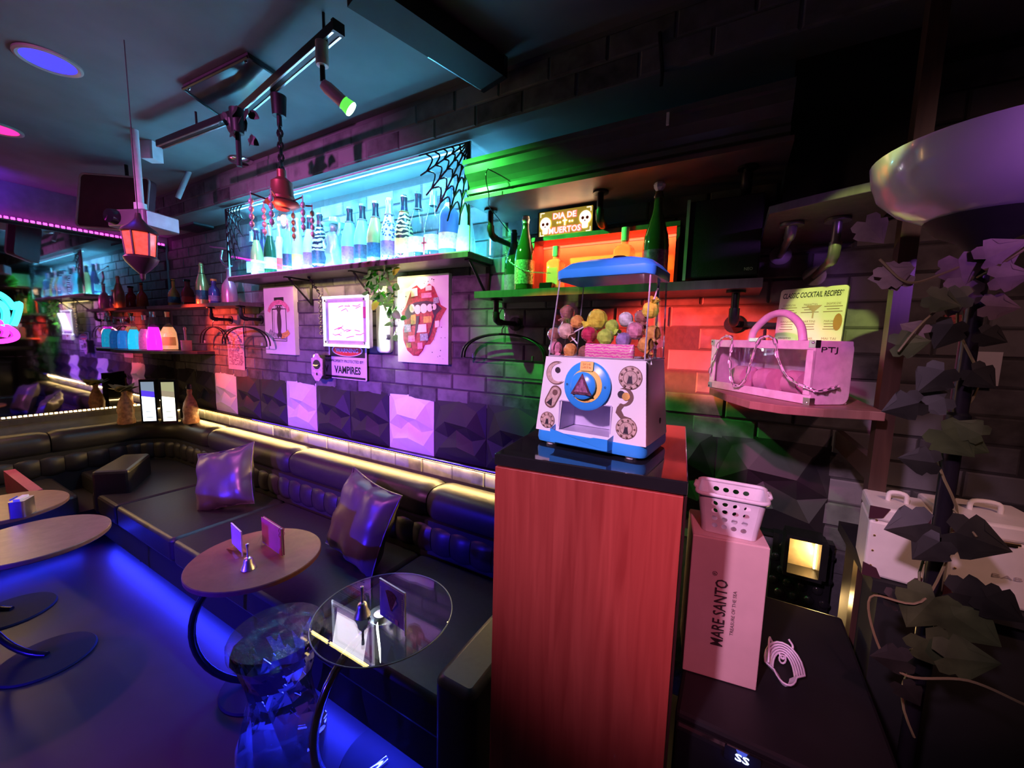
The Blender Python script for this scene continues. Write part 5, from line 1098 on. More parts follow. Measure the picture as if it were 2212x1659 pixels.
# ================================================================ RIGHT FOREGROUND: cooler, box, basket, lamp, cases
FT = .83
a = PZ(1474, 1447, FT)
fr = thing('drinks_cooler', 'black drinks cooler with a blue digital readout, right of the cabinet', 'cooler', (.11, 1.0, 0))
build(MB().box(-.052, .30, .775, 1.30, .05, FT), 'body', mat('black_cooler_enamel', (.010, .009, .012), .5), fr, world=True, bevel=.008)
build(MB().box(-.048, .296, .755, .775, .08, FT - .012), 'door', BLACKG, fr, world=True, bevel=.004); build(MB().box(-.03, .28, .80, 1.28, 0, .05), 'plinth', BLACKMATT, fr, world=True)
p = PY(1603, 1640, .752)
build(MB().prism(rrect(-.028, .028, -.014, .014, .004), 0, .003, wallf(p.x, .755, p.z)), 'display', BLACKG, fr, world=True)
text('lettering', 'SS', emit('blue_white_digits', (.45, .55, 1.0), 4), fr, wallf(p.x, .7518, p.z), .022, .014, .0005, world=True, bold=.02)
point('digit_glow', (p.x, .735, p.z), (.1, .15, 1.0), .04, .01)
# cardboard liquor box
a, b = PZ(1474, 1447, FT), PZ(1633, 1494, FT); dx = b - a; ang = math.atan2(dx.y, dx.x); w_ = dx.length; h = .315
bx = thing('cardboard_box', 'pink-lit cardboard liquor box printed MARE SANTO standing on end', 'box', (a.x, a.y, FT + .001), ang)
CARD = mat('pink_tinted_cardboard', (.68, .46, .45), .65, var=.05)  # pink of the light is partly put into the base colour
build(MB().box(0, w_, 0, .14, 0, h), 'carton', CARD, bx, bevel=.002); build(MB().box(.002, w_ - .002, .002, .138, h, h + .002), 'top_flap', CARD, bx)
F = frame((w_ * .46, -.0006, h * .52), (0, 0, 1), (-1, 0, 0)); BI = mat('brown_black_ink', (.05, .03, .03), .6)
text('lettering', 'MARE SANTO', BI, bx, F @ Matrix.Translation((-.010, .004, 0)), .150, .024, bold=.015); text('lettering', '®', BI, bx, F @ Matrix.Translation((.076, .018, 0)), .010, .010)
text('lettering', 'TREASURE OF THE SEA', BI, bx, F @ Matrix.Translation((-.004, -.022, 0)), .100, .0065); 
# perforated plastic basket on the box
bk = thing('plastic_basket', 'white perforated plastic basket sitting on the cardboard box', 'basket', (a.x + dx.x * .46, a.y + .07, FT + h + .004), ang + math.radians(-8))
BW2, BD2, BH2 = .052, .042, .085; WP = mat('white_basket_plastic', (.80, .76, .82), .35)
def ring_loop(k, z): return [(x, y, z) for x, y in rrect(-BW2 * k, BW2 * k, -BD2 * k, BD2 * k, .014, 4)]
# walls with real round holes on the long sides
def holed(y0, y1, sgn):
    mb = MB(); cols, rows = 4, 4; wcell = .017; hcell = .0165; z0 = .010
    def P3(x, z): k = 1 + .22 * z / BH2; return (x * k, sgn * BD2 * k, z)
    xs = -cols / 2 * wcell; n = 12
    for i in range(cols):
        for j in range(rows):
            cx_, cz_ = xs + (i + .5) * wcell, z0 + (j + .5) * hcell; ci = [(cx_ + .0052 * math.cos(2 * math.pi * k / n + math.pi / 4), cz_ + .0052 * math.sin(2 * math.pi * k / n + math.pi / 4)) for k in range(n)]
            cor_ = [(cx_ + wcell / 2, cz_ + hcell / 2), (cx_ - wcell / 2, cz_ + hcell / 2), (cx_ - wcell / 2, cz_ - hcell / 2), (cx_ + wcell / 2, cz_ - hcell / 2)]
            out = []
            for k in range(n):
                s_ = k // 3; f_ = (k % 3) / 3; q0, q1 = cor_[s_], cor_[(s_ + 1) % 4]; out.append((q0[0] + (q1[0] - q0[0]) * f_, q0[1] + (q1[1] - q0[1]) * f_))
            mb.add([P3(*q) for q in ci] + [P3(*q) for q in out], [(k, (k + 1) % n, n + (k + 1) % n, n + k) for k in range(n)])
    for (x0, x1, za, zb) in ((-BW2 + .01, xs, 0, BH2), (-xs, BW2 - .01, 0, BH2), (xs, -xs, 0, z0), (xs, -xs, z0 + rows * hcell, BH2)):
        mb.add([P3(x0, za), P3(x1, za), P3(x1, zb), P3(x0, zb)], [(0, 1, 2, 3)])
    return mb
for sg_ in (-1, 1): build(holed(0, 0, sg_), 'perforated_side', WP, bk)
mb = MB(); lo_, hi_b = ring_loop(1.0, 0), ring_loop(1.22, BH2); m = len(lo_)
for sg_ in (-1, 1):
    mb = MB().add(lo_ + hi_b, [(i, (i + 1) % m, m + (i + 1) % m, m + i) for i in range(m) if not (abs(abs(lo_[i][1]) - BD2) < 1e-4 and abs(abs(lo_[(i + 1) % m][1]) - BD2) < 1e-4) and (lo_[i][0] + lo_[(i + 1) % m][0]) * sg_ > .02])
    build(mb, 'end_wall', WP, bk, smooth=50)
build(MB().prism(rrect(-BW2, BW2, -BD2, BD2, .014, 4), 0, .003), 'floor_panel', WP, bk)
build(MB().tube([Vector(p_) for p_ in ring_loop(1.26, BH2 + .001)], .0045, 7, closed=True), 'rim', WP, bk, smooth=60)
for q in (-1, 1): build(MB().tube([(q * BW2 * 1.26, -.018, BH2), (q * BW2 * 1.36, -.016, BH2 + .004), (q * BW2 * 1.36, .016, BH2 + .004), (q * BW2 * 1.26, .018, BH2)], .004, 6), 'grip', WP, bk, smooth=60)
# coil of white cable on the cooler
p = PZ(1692, 1455, FT + .002); t = thing('cable_coil', 'coil of white cable lying on the cooler right of the box', 'cable', tuple(p)); CABW = mat('white_cable', (.75, .66, .78), .4)
mb = MB(); rnd = random.Random(8); q0 = p
for k in range(5):
    w0, l0 = .020 + .004 * k, .045 + .004 * k; oy = .012
    mb.tube([p + Vector((w0 * math.sin(q) * (1 if math.cos(q) < .2 else .6), -.0 + l0 * -math.cos(q) * .9, .004 + .0035 * k + .028 * max(0, math.cos(q + math.pi)) * .6)) for q in [2 * math.pi * i / 22 for i in range(22)]], .0022, 6, closed=True)
build(mb, 'loops', CABW, t, world=True, smooth=60)
build(MB().tube([p + Vector((.006 * math.cos(q), .030, .012 + .010 * math.sin(q))) for q in [2 * math.pi * i / 10 for i in range(10)]], .002, 5, closed=True), 'tie', CABW, t, world=True)
build(MB().tube(bez([p + Vector((0, .03, .012)), p + Vector((-.02, .055, .03)), p + Vector((-.028, .03, .05)), p + Vector((-.03, -.01, .02))], 6), .0022, 6).tube(bez([p + Vector((0, .03, .012)), p + Vector((.02, .055, .03)), p + Vector((.012, .06, .045))], 6), .0022, 6), 'loose_end', CABW, t, world=True)
# warm glowing niche panel between the box and the lamp
a, b = PY(1706, 1160, 1.62), PY(1766, 1250, 1.62)
t = thing('niche_light', 'small warm-lit square panel glowing low on the wall', 'light', ((a.x + b.x) / 2, 1.64, b.z)); F = wallf((a.x + b.x) / 2, 1.66, (a.z + b.z) / 2); hw, hh = (b.x - a.x) / 2, (a.z - b.z) / 2
mb = MB()
for x0, x1, y0, y1 in ((-hw - .01, hw + .01, hh, hh + .012), (-hw - .01, hw + .01, -hh - .012, -hh), (-hw - .012, -hw, -hh, hh), (hw, hw + .02, -hh, hh)): mb.box(x0, x1, y0, y1, -.03, .05, F)
build(mb, 'box_frame', BLACKM, t, world=True); build(MB().box(-hw, hw, -hh, hh, -.03, -.026, F), 'back_plate', mat('brushed_brass_plate', (.62, .50, .32), .35, metal=.4, bump=.2, scale=30), t, world=True)
build(MB().box(hw - .006, hw - .001, -hh * .9, hh * .9, -.02, -.012, F), 'led_tape', emit('niche_tape', (1.0, .66, .25), 9), t, world=True)
area('niche_glow', ((a.x + b.x) / 2 + hw * .8, 1.65, (a.z + b.z) / 2), ((a.x + b.x) / 2 - .1, 1.70, (a.z + b.z) / 2 - .05), WARM, .5, .02, hh * 1.8)
spot('niche_downglow', (b.x, 1.60, b.z - .03), (.2, 1.1, .80), WARM, 4, 80, .8, .02)
# black bumpy panel below the niche
t = thing('bumpy_panel', 'black panel with rows of round bumps under the warm-lit square', 'panel', (.26, 1.70, .45)); build(MB().box(.17, .35, 1.70, 1.742, .45, .86), 'board', BLACKG, t, world=True)
bm = MB().ball((0, 0, 0), .017, 8, (1, .5, 1)).mesh('bump', BLACKG, 60)
for i in range(4):
    for j in range(8):
        o = bpy.data.objects.new('bump', bm); COL.objects.link(o); o.parent = t; o.location = XF[t].inverted() @ Vector((.195 + i * .044 + (.022 if j % 2 else 0) - .011, 1.70, .50 + j * .045))
# ---------------------------------------------------------------- torchiere floor lamp
LX, LY = .352, 1.0
lamp = thing('floor_lamp', 'torchiere floor lamp with frosted glass bowl, wound with ivy', 'floor lamp', (LX, LY, 0))
build(MB().lathe([(.030, 1.765), (.075, 1.775), (.118, 1.800), (.145, 1.828), (.156, 1.858), (.160, 1.886), (.157, 1.887), (.152, 1.858), (.141, 1.832), (.115, 1.806), (.072, 1.781), (.030, 1.771)], 48), 'glass_bowl', mat('frosted_glass_bowl', (.60, .56, .62), .18, var=.05, scale=6, coat=.4), lamp, smooth=50)
build(MB().lathe([(1e-4, 1.70), (.016, 1.70), (.020, 1.72), (.032, 1.735), (.060, 1.752), (.078, 1.7745), (.030, 1.7645), (1e-4, 1.764)], 28), 'bowl_holder', BLACKMATT, lamp, smooth=50)
build(MB().tube([(0, 0, .03), (0, 0, 1.70)], .0125, 14), 'pole', mat('purple_black_pole', (.03, .025, .035), .3, metal=.5), lamp, smooth=60)
for z_ in (.95, 1.42): build(MB().lathe([(.0125, z_ - .02), (.017, z_ - .015), (.017, z_ + .015), (.0125, z_ + .02)], 16), 'pole_collar', BLACKM, lamp, smooth=40)
build(MB().lathe([(1e-4, 0), (.13, 0), (.132, .008), (.10, .022), (.02, .034), (1e-4, .034)], 32), 'base', BLACKM, lamp, smooth=40)
# ivy on the lamp: brown dried leaves above, green below
DRY = mat('dried_ivy_leaf', (.20, .14, .14), .6, var=.3, scale=30); IVG = mat('green_ivy_leaf', (.06, .08, .03), .45, var=.4, scale=25); IVD = mat('dark_ivy_leaf', (.02, .02, .015), .5, var=.4, scale=25)
ivy = thing('ivy_garland', 'artificial ivy garland winding down the floor lamp pole', 'ivy', (LX, LY, 1.0)); rnd = random.Random(21)
mb = MB(); hel = [Vector((LX + .018 * math.cos(q * 2.2), LY + .018 * math.sin(q * 2.2), 1.72 - q * .085)) for q in [k * .25 for k in range(44)]]; mb.tube(hel, .0022, 5)
tw = [bez([PY(2105, 560, .98), PY(2040, 590, .95), PY(1960, 610, .93), PY(1900, 560, .93)], 6), bez([PY(2060, 640, .97), PY(1990, 700, .93), PY(1940, 760, .92)], 6), bez([PY(2110, 600, .98), PY(2180, 560, .95), PY(2240, 520, .95)], 6), bez([PY(2060, 1180, .97), PY(1990, 1300, .90), PY(1880, 1290, .92), PY(1900, 1400, .92), PY(1960, 1460, .9), PY(2090, 1470, .88), PY(2220, 1525, .86)], 7),
      bez([PY(2050, 1240, .97), PY(2060, 1320, .93), PY(2000, 1400, .92)], 6), bez([PY(2060, 1100, .97), PY(2110, 1160, .93)], 6)]
for q in tw: mb.tube(q, .002, 5)
build(mb, 'stem', STEM, ivy, world=True, smooth=60)
def lf(u, v, y, px, du, dv, m_, lobes=True, tip=0):
    """leaf rooted at pixel (u,v) at depth y pointing along (du,dv) in the view, length px"""
    p = PY(u, v, y); q = PY(u + du, v + dv, y + tip); d = q - p; o = leaf_at(ivy, p, d.length, d, (-.15 + rnd.uniform(-.2, .2), -1, rnd.uniform(-.05, .35)), m_, lobes); return o
for a_ in ((1870, 480, .93, 60, 40, 45, DRY), (1905, 600, .93, 90, 75, -25, DRY), (1960, 590, .94, 70, -85, 10, DRY), (2085, 615, .96, 60, -35, 70, DRY), (2070, 560, .96, 50, 15, 65, DRY), (2090, 640, .95, 70, -75, 10, IVG),
           (2130, 560, .95, 80, 95, -45, DRY), (2150, 600, .94, 80, 90, -10, DRY), (2130, 660, .95, 75, 80, 5, DRY), (2010, 640, .93, 80, 70, 20, IVG), (1935, 745, .93, 80, 80, -10, IVG), (1995, 720, .94, 60, -50, -20, DRY),
           (2120, 720, .95, 50, 60, 20, IVD), (2060, 700, .96, 55, -40, 55, IVD), (2100, 800, .96, 60, 55, 40, IVD), (2040, 860, .96, 60, -70, 25, IVD), (2035, 930, .95, 90, 75, 60, IVG), (2120, 940, .95, 70, -60, -30, IVG), (2090, 960, .96, 50, 50, 20, IVG),
           (1985, 870, .93, 70, -80, 20, IVD), (2020, 1000, .95, 80, -80, -10, IVD), (2040, 800, .95, 60, -60, 50, IVD),
           (2065, 1150, .93, 130, 130, 45, IVD), (2005, 1130, .93, 100, -95, 15, IVD), (2030, 1170, .92, 80, -60, 40, IVD), (2060, 1280, .90, 150, 120, 30, IVD), (2020, 1290, .90, 110, -60, 70, IVG), (2060, 1330, .90, 150, 110, 75, IVG), (2000, 1380, .90, 120, 80, 85, IVG),
           (2040, 1420, .88, 120, 130, 20, IVG), (1960, 1430, .90, 80, -80, -10, IVD), (1920, 1290, .92, 70, 60, 20, IVD), (1950, 1480, .9, 70, 40, 50, IVD), (2130, 1290, .9, 90, 90, 60, IVD)): lf(*a_)
# ---------------------------------------------------------------- two white vanity cases behind the lamp, on a dark stand
std = thing('dark_stand', 'dark stand holding the white vanity cases behind the lamp', 'stand', (.62, 1.30, 0)); KZ = PY(2000, 1275, 1.16).z
build(MB().box(.31, .95, 1.15, 1.50, KZ - .03, KZ - .001), 'top', BLACKMATT, std, world=True); build(MB().box(.33, .93, 1.18, 1.48, 0, KZ - .03), 'body', BLACKMATT, std, world=True)
CREAMW = mat('cream_vanity_vinyl', (.78, .74, .68), .45, var=.06); GOLDM = mat('brass_fitting', (.75, .55, .25), .25, metal=1.0)
def vanity(label, u0, u1, vt, y, dep, rz):
    a, b = PY(u0, vt, y), PY(u1, vt, y); w_ = (b.x - a.x) / math.cos(rz); h = a.z - KZ; t = thing('vanity_case', label, 'vanity case', (a.x, y, KZ), rz)
    build(MB().box(0, w_, 0, dep, 0, h * .80), 'body', CREAMW, t, bevel=.006); build(MB().box(-.001, w_ + .001, -.001, dep, h * .805, h), 'lid', CREAMW, t, bevel=.006)
    for x_ in (0, w_):
        for z_ in (0, h):
            s_ = 1 if x_ == 0 else -1; q_ = 1 if z_ == 0 else -1
            build(MB().prism([(x_ - s_ * .002, z_ - q_ * .001), (x_ + s_ * .032, z_ - q_ * .001), (x_ + s_ * .022, z_ + q_ * .022), (x_ - s_ * .002, z_ + q_ * .03)], .0, .003, frame((0, -.0015, 0), (1, 0, 0), (0, 0, 1))), 'corner_guard', mat('dark_leather_corner', (.06, .02, .03), .4), t)
    for k in range(4):
        for x_ in (.012, w_ - .012): build(MB().ball((x_, -.001, h * (.15 + .22 * k)), .0025, 6), 'rivet', GOLDM, t)
    build(MB().box(w_ * .5 - .014, w_ * .5 + .014, -.004, 0, h * .76, h * .80).tube([(w_ * .5 - .016, -.006, h * .80), (w_ * .5 + .016, -.006, h * .80)], .003, 6), 'clasp', GOLDM, t)
    build(MB().tube(bez([(w_ * .35, dep / 2, h), (w_ * .38, dep / 2, h + .02), (w_ * .62, dep / 2, h + .02), (w_ * .65, dep / 2, h)], 5), .005, 7), 'handle', CREAMW, t, smooth=60); return t, w_, h
vanity('cream vanity case left of the lamp pole, lit violet', 1882, 2025, 1092, 1.17, .14, math.radians(-6))
t, w_, h = vanity('cream vanity case right of the lamp pole with brass clasp', 2062, 2330, 1118, 1.16, .16, math.radians(4))
text('lettering', 'BABY', mat('grey_stamp', (.45, .38, .36), .6), t, frame((w_ * .6, -.0012, h * .38), (1, 0, 0), (0, 0, 1)), .06, .008)
# small framed card and box on the wall behind the lamp
p = PY(2060, 700, 1.72); o = build(MB().box(p.x - .02, p.x + .02, 1.725, 1.738, p.z - .028, p.z + .028), 'red_card', mat('red_patterned_card', (.55, .12, .12), .5, var=.6, scale=90)); tag(o, 'small red patterned card on the wall behind the lamp', 'card')
p = PY(2205, 805, 1.5); o = build(MB().box(p.x - .012, p.x + .05, 1.715, 1.738, p.z - .05, p.z + .05), 'wall_switch', WHITEPL); tag(o, 'white switch plate at the right edge of the picture', 'switch')
# ================================================================ LEFT CORNER SHELVES AND BOTTLES
LZ = 1.78
t = thing('pipe_shelf', 'shelf of dark bottles in the far left corner above the coloured bottles', 'shelf', (-4.0, D, LZ)); build(MB().box(XL + .02, -3.19, 1.55, D, LZ - .026, LZ), 'shelf_board', SHELFW, t, world=True)
for u in (455, 520): x = PY(u, 670, 1.60).x; elbow(t, x, 1.60, LZ - .027, LZ - .12, D - .002)
t = thing('pipe_rail', 'pale pipe rail beside the left end of the glass case', 'rail', (-3.5, 1.55, 2.1)); build(MB().tube(bez([PY(455, 533, 1.62), PY(490, 537, 1.62), PY(500, 540, 1.62)], 4), .010, 8).tube(bez([PY(480, 540, 1.62), PY(478, 560, 1.62), PY(486, 572, 1.62), PY(500, 574, 1.62)], 4), .009, 8), 'rail', SILVER, t, world=True, smooth=60)
def lb(u, y): p = PX(u, 650, 0) if False else PY(u, 655, y); p.z = LZ + .001; return p
AMB = mat('amber_glass', (.55, .17, .04), .1, coat=.5)
bottle('squat amber bottle with orange highlight at the left of the corner shelf', lb(377, 1.64), .24, SHLD, AMB, lab=LABK, cap=BLACKG); bottle('dark red bottle between the amber and the gold bottle', lb(407, 1.64), .22, JUG, mat('dark_red_glass', (.25, .03, .03), .12), lab=LABR, cap=BLACKG)
bottle('gold champagne bottle on the far left shelf', lb(439, 1.63), .34, CHAMP, GOLD, lab=LABK, neckring=FOILK); bottle('small indigo bottle with an orange stopper on the far left shelf', lb(464, 1.64), .20, JUG, mat('indigo_glass', (.08, .05, .22), .15), lab=LABP, cap=mat('orange_stopper', (.9, .2, .05), .4))
bottle('pink metallic bottle at the right end of the far left shelf', lb(497, 1.63), .28, SHLD, mat('pink_metal', (.75, .2, .35), .25, metal=.5), cap=FOILS)
hanger('black hanger in the red glow below the far left shelf', 436, 490, 706, 742, 462, 690, 1.66); hanger('black hanger in front of the printed sheet', 484, 580, 706, 745, 530, 688, 1.64)
# round corner shelf with five glowing bottles
CZ2 = 1.385
pts = [(XL + .01, D)] + [(p.x, p.y) for p in (PX(246, 752, XL + .012),)] 
pts = [(XL + .012, D), (XL + .012, 1.28), (-4.62, 1.25), (-4.40, 1.30), (-4.18, 1.45), (-4.06, 1.62), (-4.04, D)]
t = thing('corner_shelf', 'rounded corner shelf holding five glowing coloured bottles', 'shelf', (-4.5, D, CZ2)); build(MB().prism(pts, CZ2 - .025, CZ2), 'shelf_board', SHELFW, t, world=True, bevel=.003)
def gm(n_, c, s_): return mat(n_, c, .1, emit=c, es=s_, var=.3, scale=50)
def cs_(u): 
    p = PZ(u, 757, CZ2); s_ = 1.0
    return p
GB = [(268, (.03, .25, .85), 'deep blue glowing bottle at the left of the corner shelf', SHLD, .27, .6), (291, (.02, .55, .90), 'bright cyan glowing bottle on the corner shelf', SHLD, .29, 1.1), (315, (.75, .12, .50), 'dusky pink glowing bottle with sparkles', SHLD, .30, .5), (334, (1.0, .02, .85), 'vivid magenta glowing bottle on the corner shelf', TALL, .33, 1.7), (366, (1.0, .40, .18), 'orange glowing bottle with a portrait label', SHLD, .34, .9)]
for k, (u, c, lab, prof, h, es) in enumerate(GB):
    y_ = (1.35, 1.355, 1.40, 1.42, 1.56)[k]; p = PY(u, 745, y_); p.z = CZ2 + .001
    p.x = max(p.x, XL + .08)
    tb = bottle(lab, p, h, prof, CLEARB, liquid=(gm('glow_liquid_%d' % k, c, es), .60), foil=FOILS if k != 4 else GOLD, foil_z=(.86, .99), group='glowing bottles on the corner shelf', fat=(.9, .85, .85, 1, 1)[k], lab=(mat('portrait_label', (.75, .25, .08), .5, emit=(.75, .25, .08), es=.4) if k == 4 else None), arc=90)
point('glow_bottles', (-4.35, 1.42, 1.52), (1.0, .18, .20), 3.0, .06); spot('red_corner_fill', (-4.1, 1.2, 1.75), (-3.85, 1.75, 1.52), (1.0, .06, .03), 70, 70, .7, .03)  # red spot is an added fill for the bottles' glow on the wall
p = PY(403, 748, 1.60); p.z = CZ2 + .001; t = thing('glass_mug', 'small clear mug with a straw on the corner shelf', 'mug', tuple(p)); build(MB().lathe([(1e-4, .002), (.036, .002), (.038, .09), (.040, .09), (.038, 0), (1e-4, 0)], 20), 'mug_body', mat('hazy_mug_glass', (.85, .7, .7), .1, alpha=.5), t, smooth=40)
build(MB().tube(bez([(-.036, 0, .075), (-.062, 0, .065), (-.06, 0, .03), (-.036, 0, .02)], 5), .004, 6), 'mug_handle', CLEARB, t, smooth=60); build(MB().tube([(.0, 0, .01), (-.012, 0, .19)], .008, 6).ball((-.012, 0, .19), .012, 6, (1, 1, 1.6)), 'spoon', PAPER, t, smooth=60)
# ---------------------------------------------------------------- ornaments on the sofa back in the corner
SB = .758
def back_pt(u, y): p = PY(u, 910, y); p.z = SB; return p
BRN = mat('carved_brown', (.28, .12, .06), .45, var=.5, scale=40, bump=.6)
for u, y, lab, leafy in ((296, 1.34, 'carved brown bottle with a leafy top at the left of the lit cards', True), (398, 1.57, 'carved brown bottle to the right of the lit cards', False)):
    p = PZ(u, 913, SB) + (Vector((-.02, -.06, 0)) if leafy else Vector((.06, .03, 0))); t = thing('carved_bottle', lab, 'ornament', (p.x, p.y, SB)); h = .30
    mb = MB(); n = 24; vs_ = []; pr_ = [(a_ * .85, b_) for a_, b_ in ((1e-4, 0), (.062, 0), (.068, .02), (.06, .07), (.066, .12), (.052, .18), (.030, .23), (.020, .25), (.024, .28), (.018, .30), (1e-4, .30))]
    for (rr, z) in pr_:
        for k in range(n): q = 2 * math.pi * k / n; r2 = rr * (1 + .07 * math.sin(6 * q + 40 * z)); vs_.append((r2 * math.cos(q), r2 * math.sin(q), z))
    build(mb.add(vs_, [(i * n + k, i * n + (k + 1) % n, (i + 1) * n + (k + 1) % n, (i + 1) * n + k) for i in range(len(pr_) - 1) for k in range(n)]), 'carved_body', BRN, t, smooth=50)
    if leafy:
        rnd = random.Random(9)
        for k in range(9):
            q = 2 * math.pi * k / 9; leaf_at(t, XF[t] @ Vector((0, 0, .29)), .11, (math.cos(q), math.sin(q), .35 + .4 * rnd.random()), (0, -.3, 1), mat('khaki_leaf', (.40, .36, .14), .5))
    else: build(MB().lathe([(.02, .30), (.026, .31), (.02, .34), (1e-4, .35)], 14), 'stopper', BLACKG, t, smooth=50)
for u, c0, c1, lab in ((325, (.55, .75, 1.0), (.10, .05, .9), 'glowing blue-white card in a black holder in the corner'), (368, (.95, 1.0, .55), (.35, .3, .2), 'glowing yellow-white card in a black holder in the corner')):
    p = PZ(u, 914, SB); t = thing('lit_card_holder', lab, 'light', (p.x, p.y, SB), math.radians(52)); w_, h = .088, .36
    build(MB().box(-w_ / 2 - .012, w_ / 2 + .014, -.004, .045, 0, h + .02), 'black_case', BLACKG, t); F = frame((0, -.0045, 0), (1, 0, 0), (0, 0, 1))
    build(MB().prism([(-w_ / 2, .02), (w_ / 2, .02), (w_ / 2, h * .62), (-w_ / 2, h * .66)], 0, .001, F), 'bright_card', emit('card_glow' + lab[8:12], tuple(.5 + .5 * q for q in c0), 2.2), t)
    build(MB().prism([(-w_ / 2, h * .66), (w_ / 2, h * .62), (w_ / 2, h * .76), (-w_ / 2, h * .80)], 0, .001, F), 'colour_band', emit('band_glow' + lab[8:12], c1, .9), t)
    build(MB().prism([(-w_ / 2, h * .80), (w_ / 2, h * .76), (w_ / 2, h), (-w_ / 2, h)], 0, .001, F), 'grey_band', emit('grey_glow' + lab[8:12], tuple(q * .45 for q in c0), .8), t)
    build(MB().prism([(-w_ * .25, .05), (w_ * .3, .05), (w_ * .3, .054), (-w_ * .25, .054)], .001, .0015, F).prism([(-w_ * .25, .10), (w_ * .2, .10), (w_ * .2, .104), (-w_ * .25, .104)], .001, .0015, F), 'faint_print', mat('teal_ink', (.2, .5, .5), .5), t)
o = build(MB().box(-4.43, -4.38, 1.735, 1.749, .78, .84), 'orange_block', mat('amber_block', (.8, .4, .1), .5)); bpy.data.objects.remove(o)
# neon sign on the mirror wall
t = thing('neon_sign', 'cyan and pink neon tube sign at the left edge of the picture', 'neon sign', (XL + .05, .7, 1.4)); NX = XL + .05
cyn, pkn = emit('cyan_neon', (.05, .85, .95), 3.0), emit('hot_pink_neon', (1.0, .04, .75), 3.0)
def nl(pts): return [PX(u, v, NX) for u, v in pts]
build(MB().tube(bez(nl([(-40, 640), (-10, 632), (15, 645), (32, 665), (42, 655), (42, 668), (36, 690), (30, 703)]), 8), .017, 8), 'cyan_tube', cyn, t, world=True, smooth=60)
build(MB().tube(bez(nl([(-30, 655), (-5, 652), (12, 668), (14, 690), (6, 704)]), 8), .017, 8), 'cyan_tube', cyn, t, world=True, smooth=60)
build(MB().tube(bez(nl([(-40, 690), (-10, 692), (15, 705), (32, 716), (36, 728), (22, 735), (-5, 738), (-40, 735)]), 8), .017, 8), 'pink_tube', pkn, t, world=True, smooth=60)
build(MB().tube(bez(nl([(-20, 700), (0, 705), (14, 716), (10, 728)]), 6), .014, 8), 'pink_tube', pkn, t, world=True, smooth=60)
build(MB().box(XL + .009, XL + .014, .1, 1.02, 1.33, 1.86), 'clear_backing', CLEAR, t, world=True)
# ================================================================ CEILING
def recessed(label, u, v, col, es):
    p = PZ(u, v, ZC); t = thing('recessed_light', label, 'ceiling light', (p.x, p.y, ZC - .012)); build(MB().lathe([(.098, .0115), (.098, .004), (.090, 0), (.080, .004), (.080, .0115)], 32), 'trim_ring', mat('beige_trim_ring', (.45, .40, .36), .4), t, smooth=40)
    build(MB().lathe([(.080, .006), (1e-4, .006)], 32), 'diffuser', emit('downlight_' + label[:4], col, es), t)
recessed('blue glowing recessed ceiling light at the upper left', 105, 130, (.045, .04, 1.0), 1.6); recessed('rose glowing recessed ceiling light at the left edge', -8, 275, (1.0, .02, .25), 2.0)
o = PZ(525, 347, ZC); t = thing('ceiling_flange', 'round chromed flange on the ceiling near the soffit', 'ceiling fitting', (o.x, o.y, ZC - .02)); build(MB().lathe([(.075, .0195), (.078, .010), (.06, .002), (.03, 0)], 26), 'ring', CHROME, t, smooth=40); build(MB().lathe([(.03, .0005), (1e-4, .004)], 20), 'dark_centre', BLACKM, t)
# track light in two runs with heads
TZ2 = 2.555
def bar(a, b, w_, h, name, m, parent, dz=0, dw=0):
    d = (b - a); L = d.length; ang = math.atan2(d.y, d.x); Mx = Matrix.Translation(a) @ Matrix.Rotation(ang, 4, 'Z'); build(MB().box(0, L, -w_ / 2 + dw, w_ / 2 + dw, -h / 2 + dz, h / 2 + dz, Mx), name, m, parent, world=True)
a, b, c = PZ(728, 62, TZ2), PZ(520, 244, TZ2), PZ(345, 312, TZ2)
trk = thing('track_light_rail', 'black ceiling track rail with silver edges running over the sofa', 'track rail', tuple(b))
for p, q in ((a, b), (b, c)):
    bar(p, q, .036, .030, 'rail', BLACKM, trk); bar(p, q, .007, .003, 'edge_strip', SILVER, trk, -.0165, -.0135); bar(p, q, .007, .003, 'edge_strip', SILVER, trk, -.0165, .0135)
d = (a - b).normalized(); Mx = Matrix.Translation(a) @ Matrix.Rotation(math.atan2(d.y, d.x), 4, 'Z'); build(MB().box(-.002, .012, -.02, .02, -.018, .018, Mx), 'end_cap', BLACKM, trk, world=True)
e = a.lerp(b, .10); build(MB().tube([e + Vector((0, 0, .015)), (e.x, e.y, ZC)], .005, 8), 'ceiling_rod', BLACKM, trk, world=True)
e = b.lerp(c, .5); build(MB().tube([e + Vector((0, 0, .015)), (e.x, e.y, ZC)], .005, 8), 'ceiling_rod', BLACKM, trk, world=True)
# green spotlight head
h0 = PZ(695, 92, TZ2 - .02); g0 = GREEN_BULB
HD = mat('pale_pink_fixture', (.72, .60, .60), .45)
t = thing('spotlight', 'white track spotlight head with a glowing green bulb', 'spotlight', (h0.x, h0.y, h0.z - .2))
j0 = Vector((h0.x, h0.y, h0.z - .075)); j1 = Vector((h0.x, h0.y, h0.z - .125))
build(MB().lathe([(.0001, h0.z), (.021, h0.z), (.021, h0.z - .068), (.019, h0.z - .073), (.0001, h0.z - .073)], 22, Matrix.Translation((h0.x, h0.y, 0))), 'adapter', HD, t, world=True, smooth=40)
build(MB().cyl(j0, j1, .0085), 'swivel', BLACKM, t, world=True, smooth=40)
dirn = (PZ(760, 222, h0.z - .19) - PZ(712, 178, h0.z - .14)).normalized(); s0 = j1 + Vector((0, 0, -.004)); s0 = s0 + dirn * .0
ge = s0 + dirn * .115
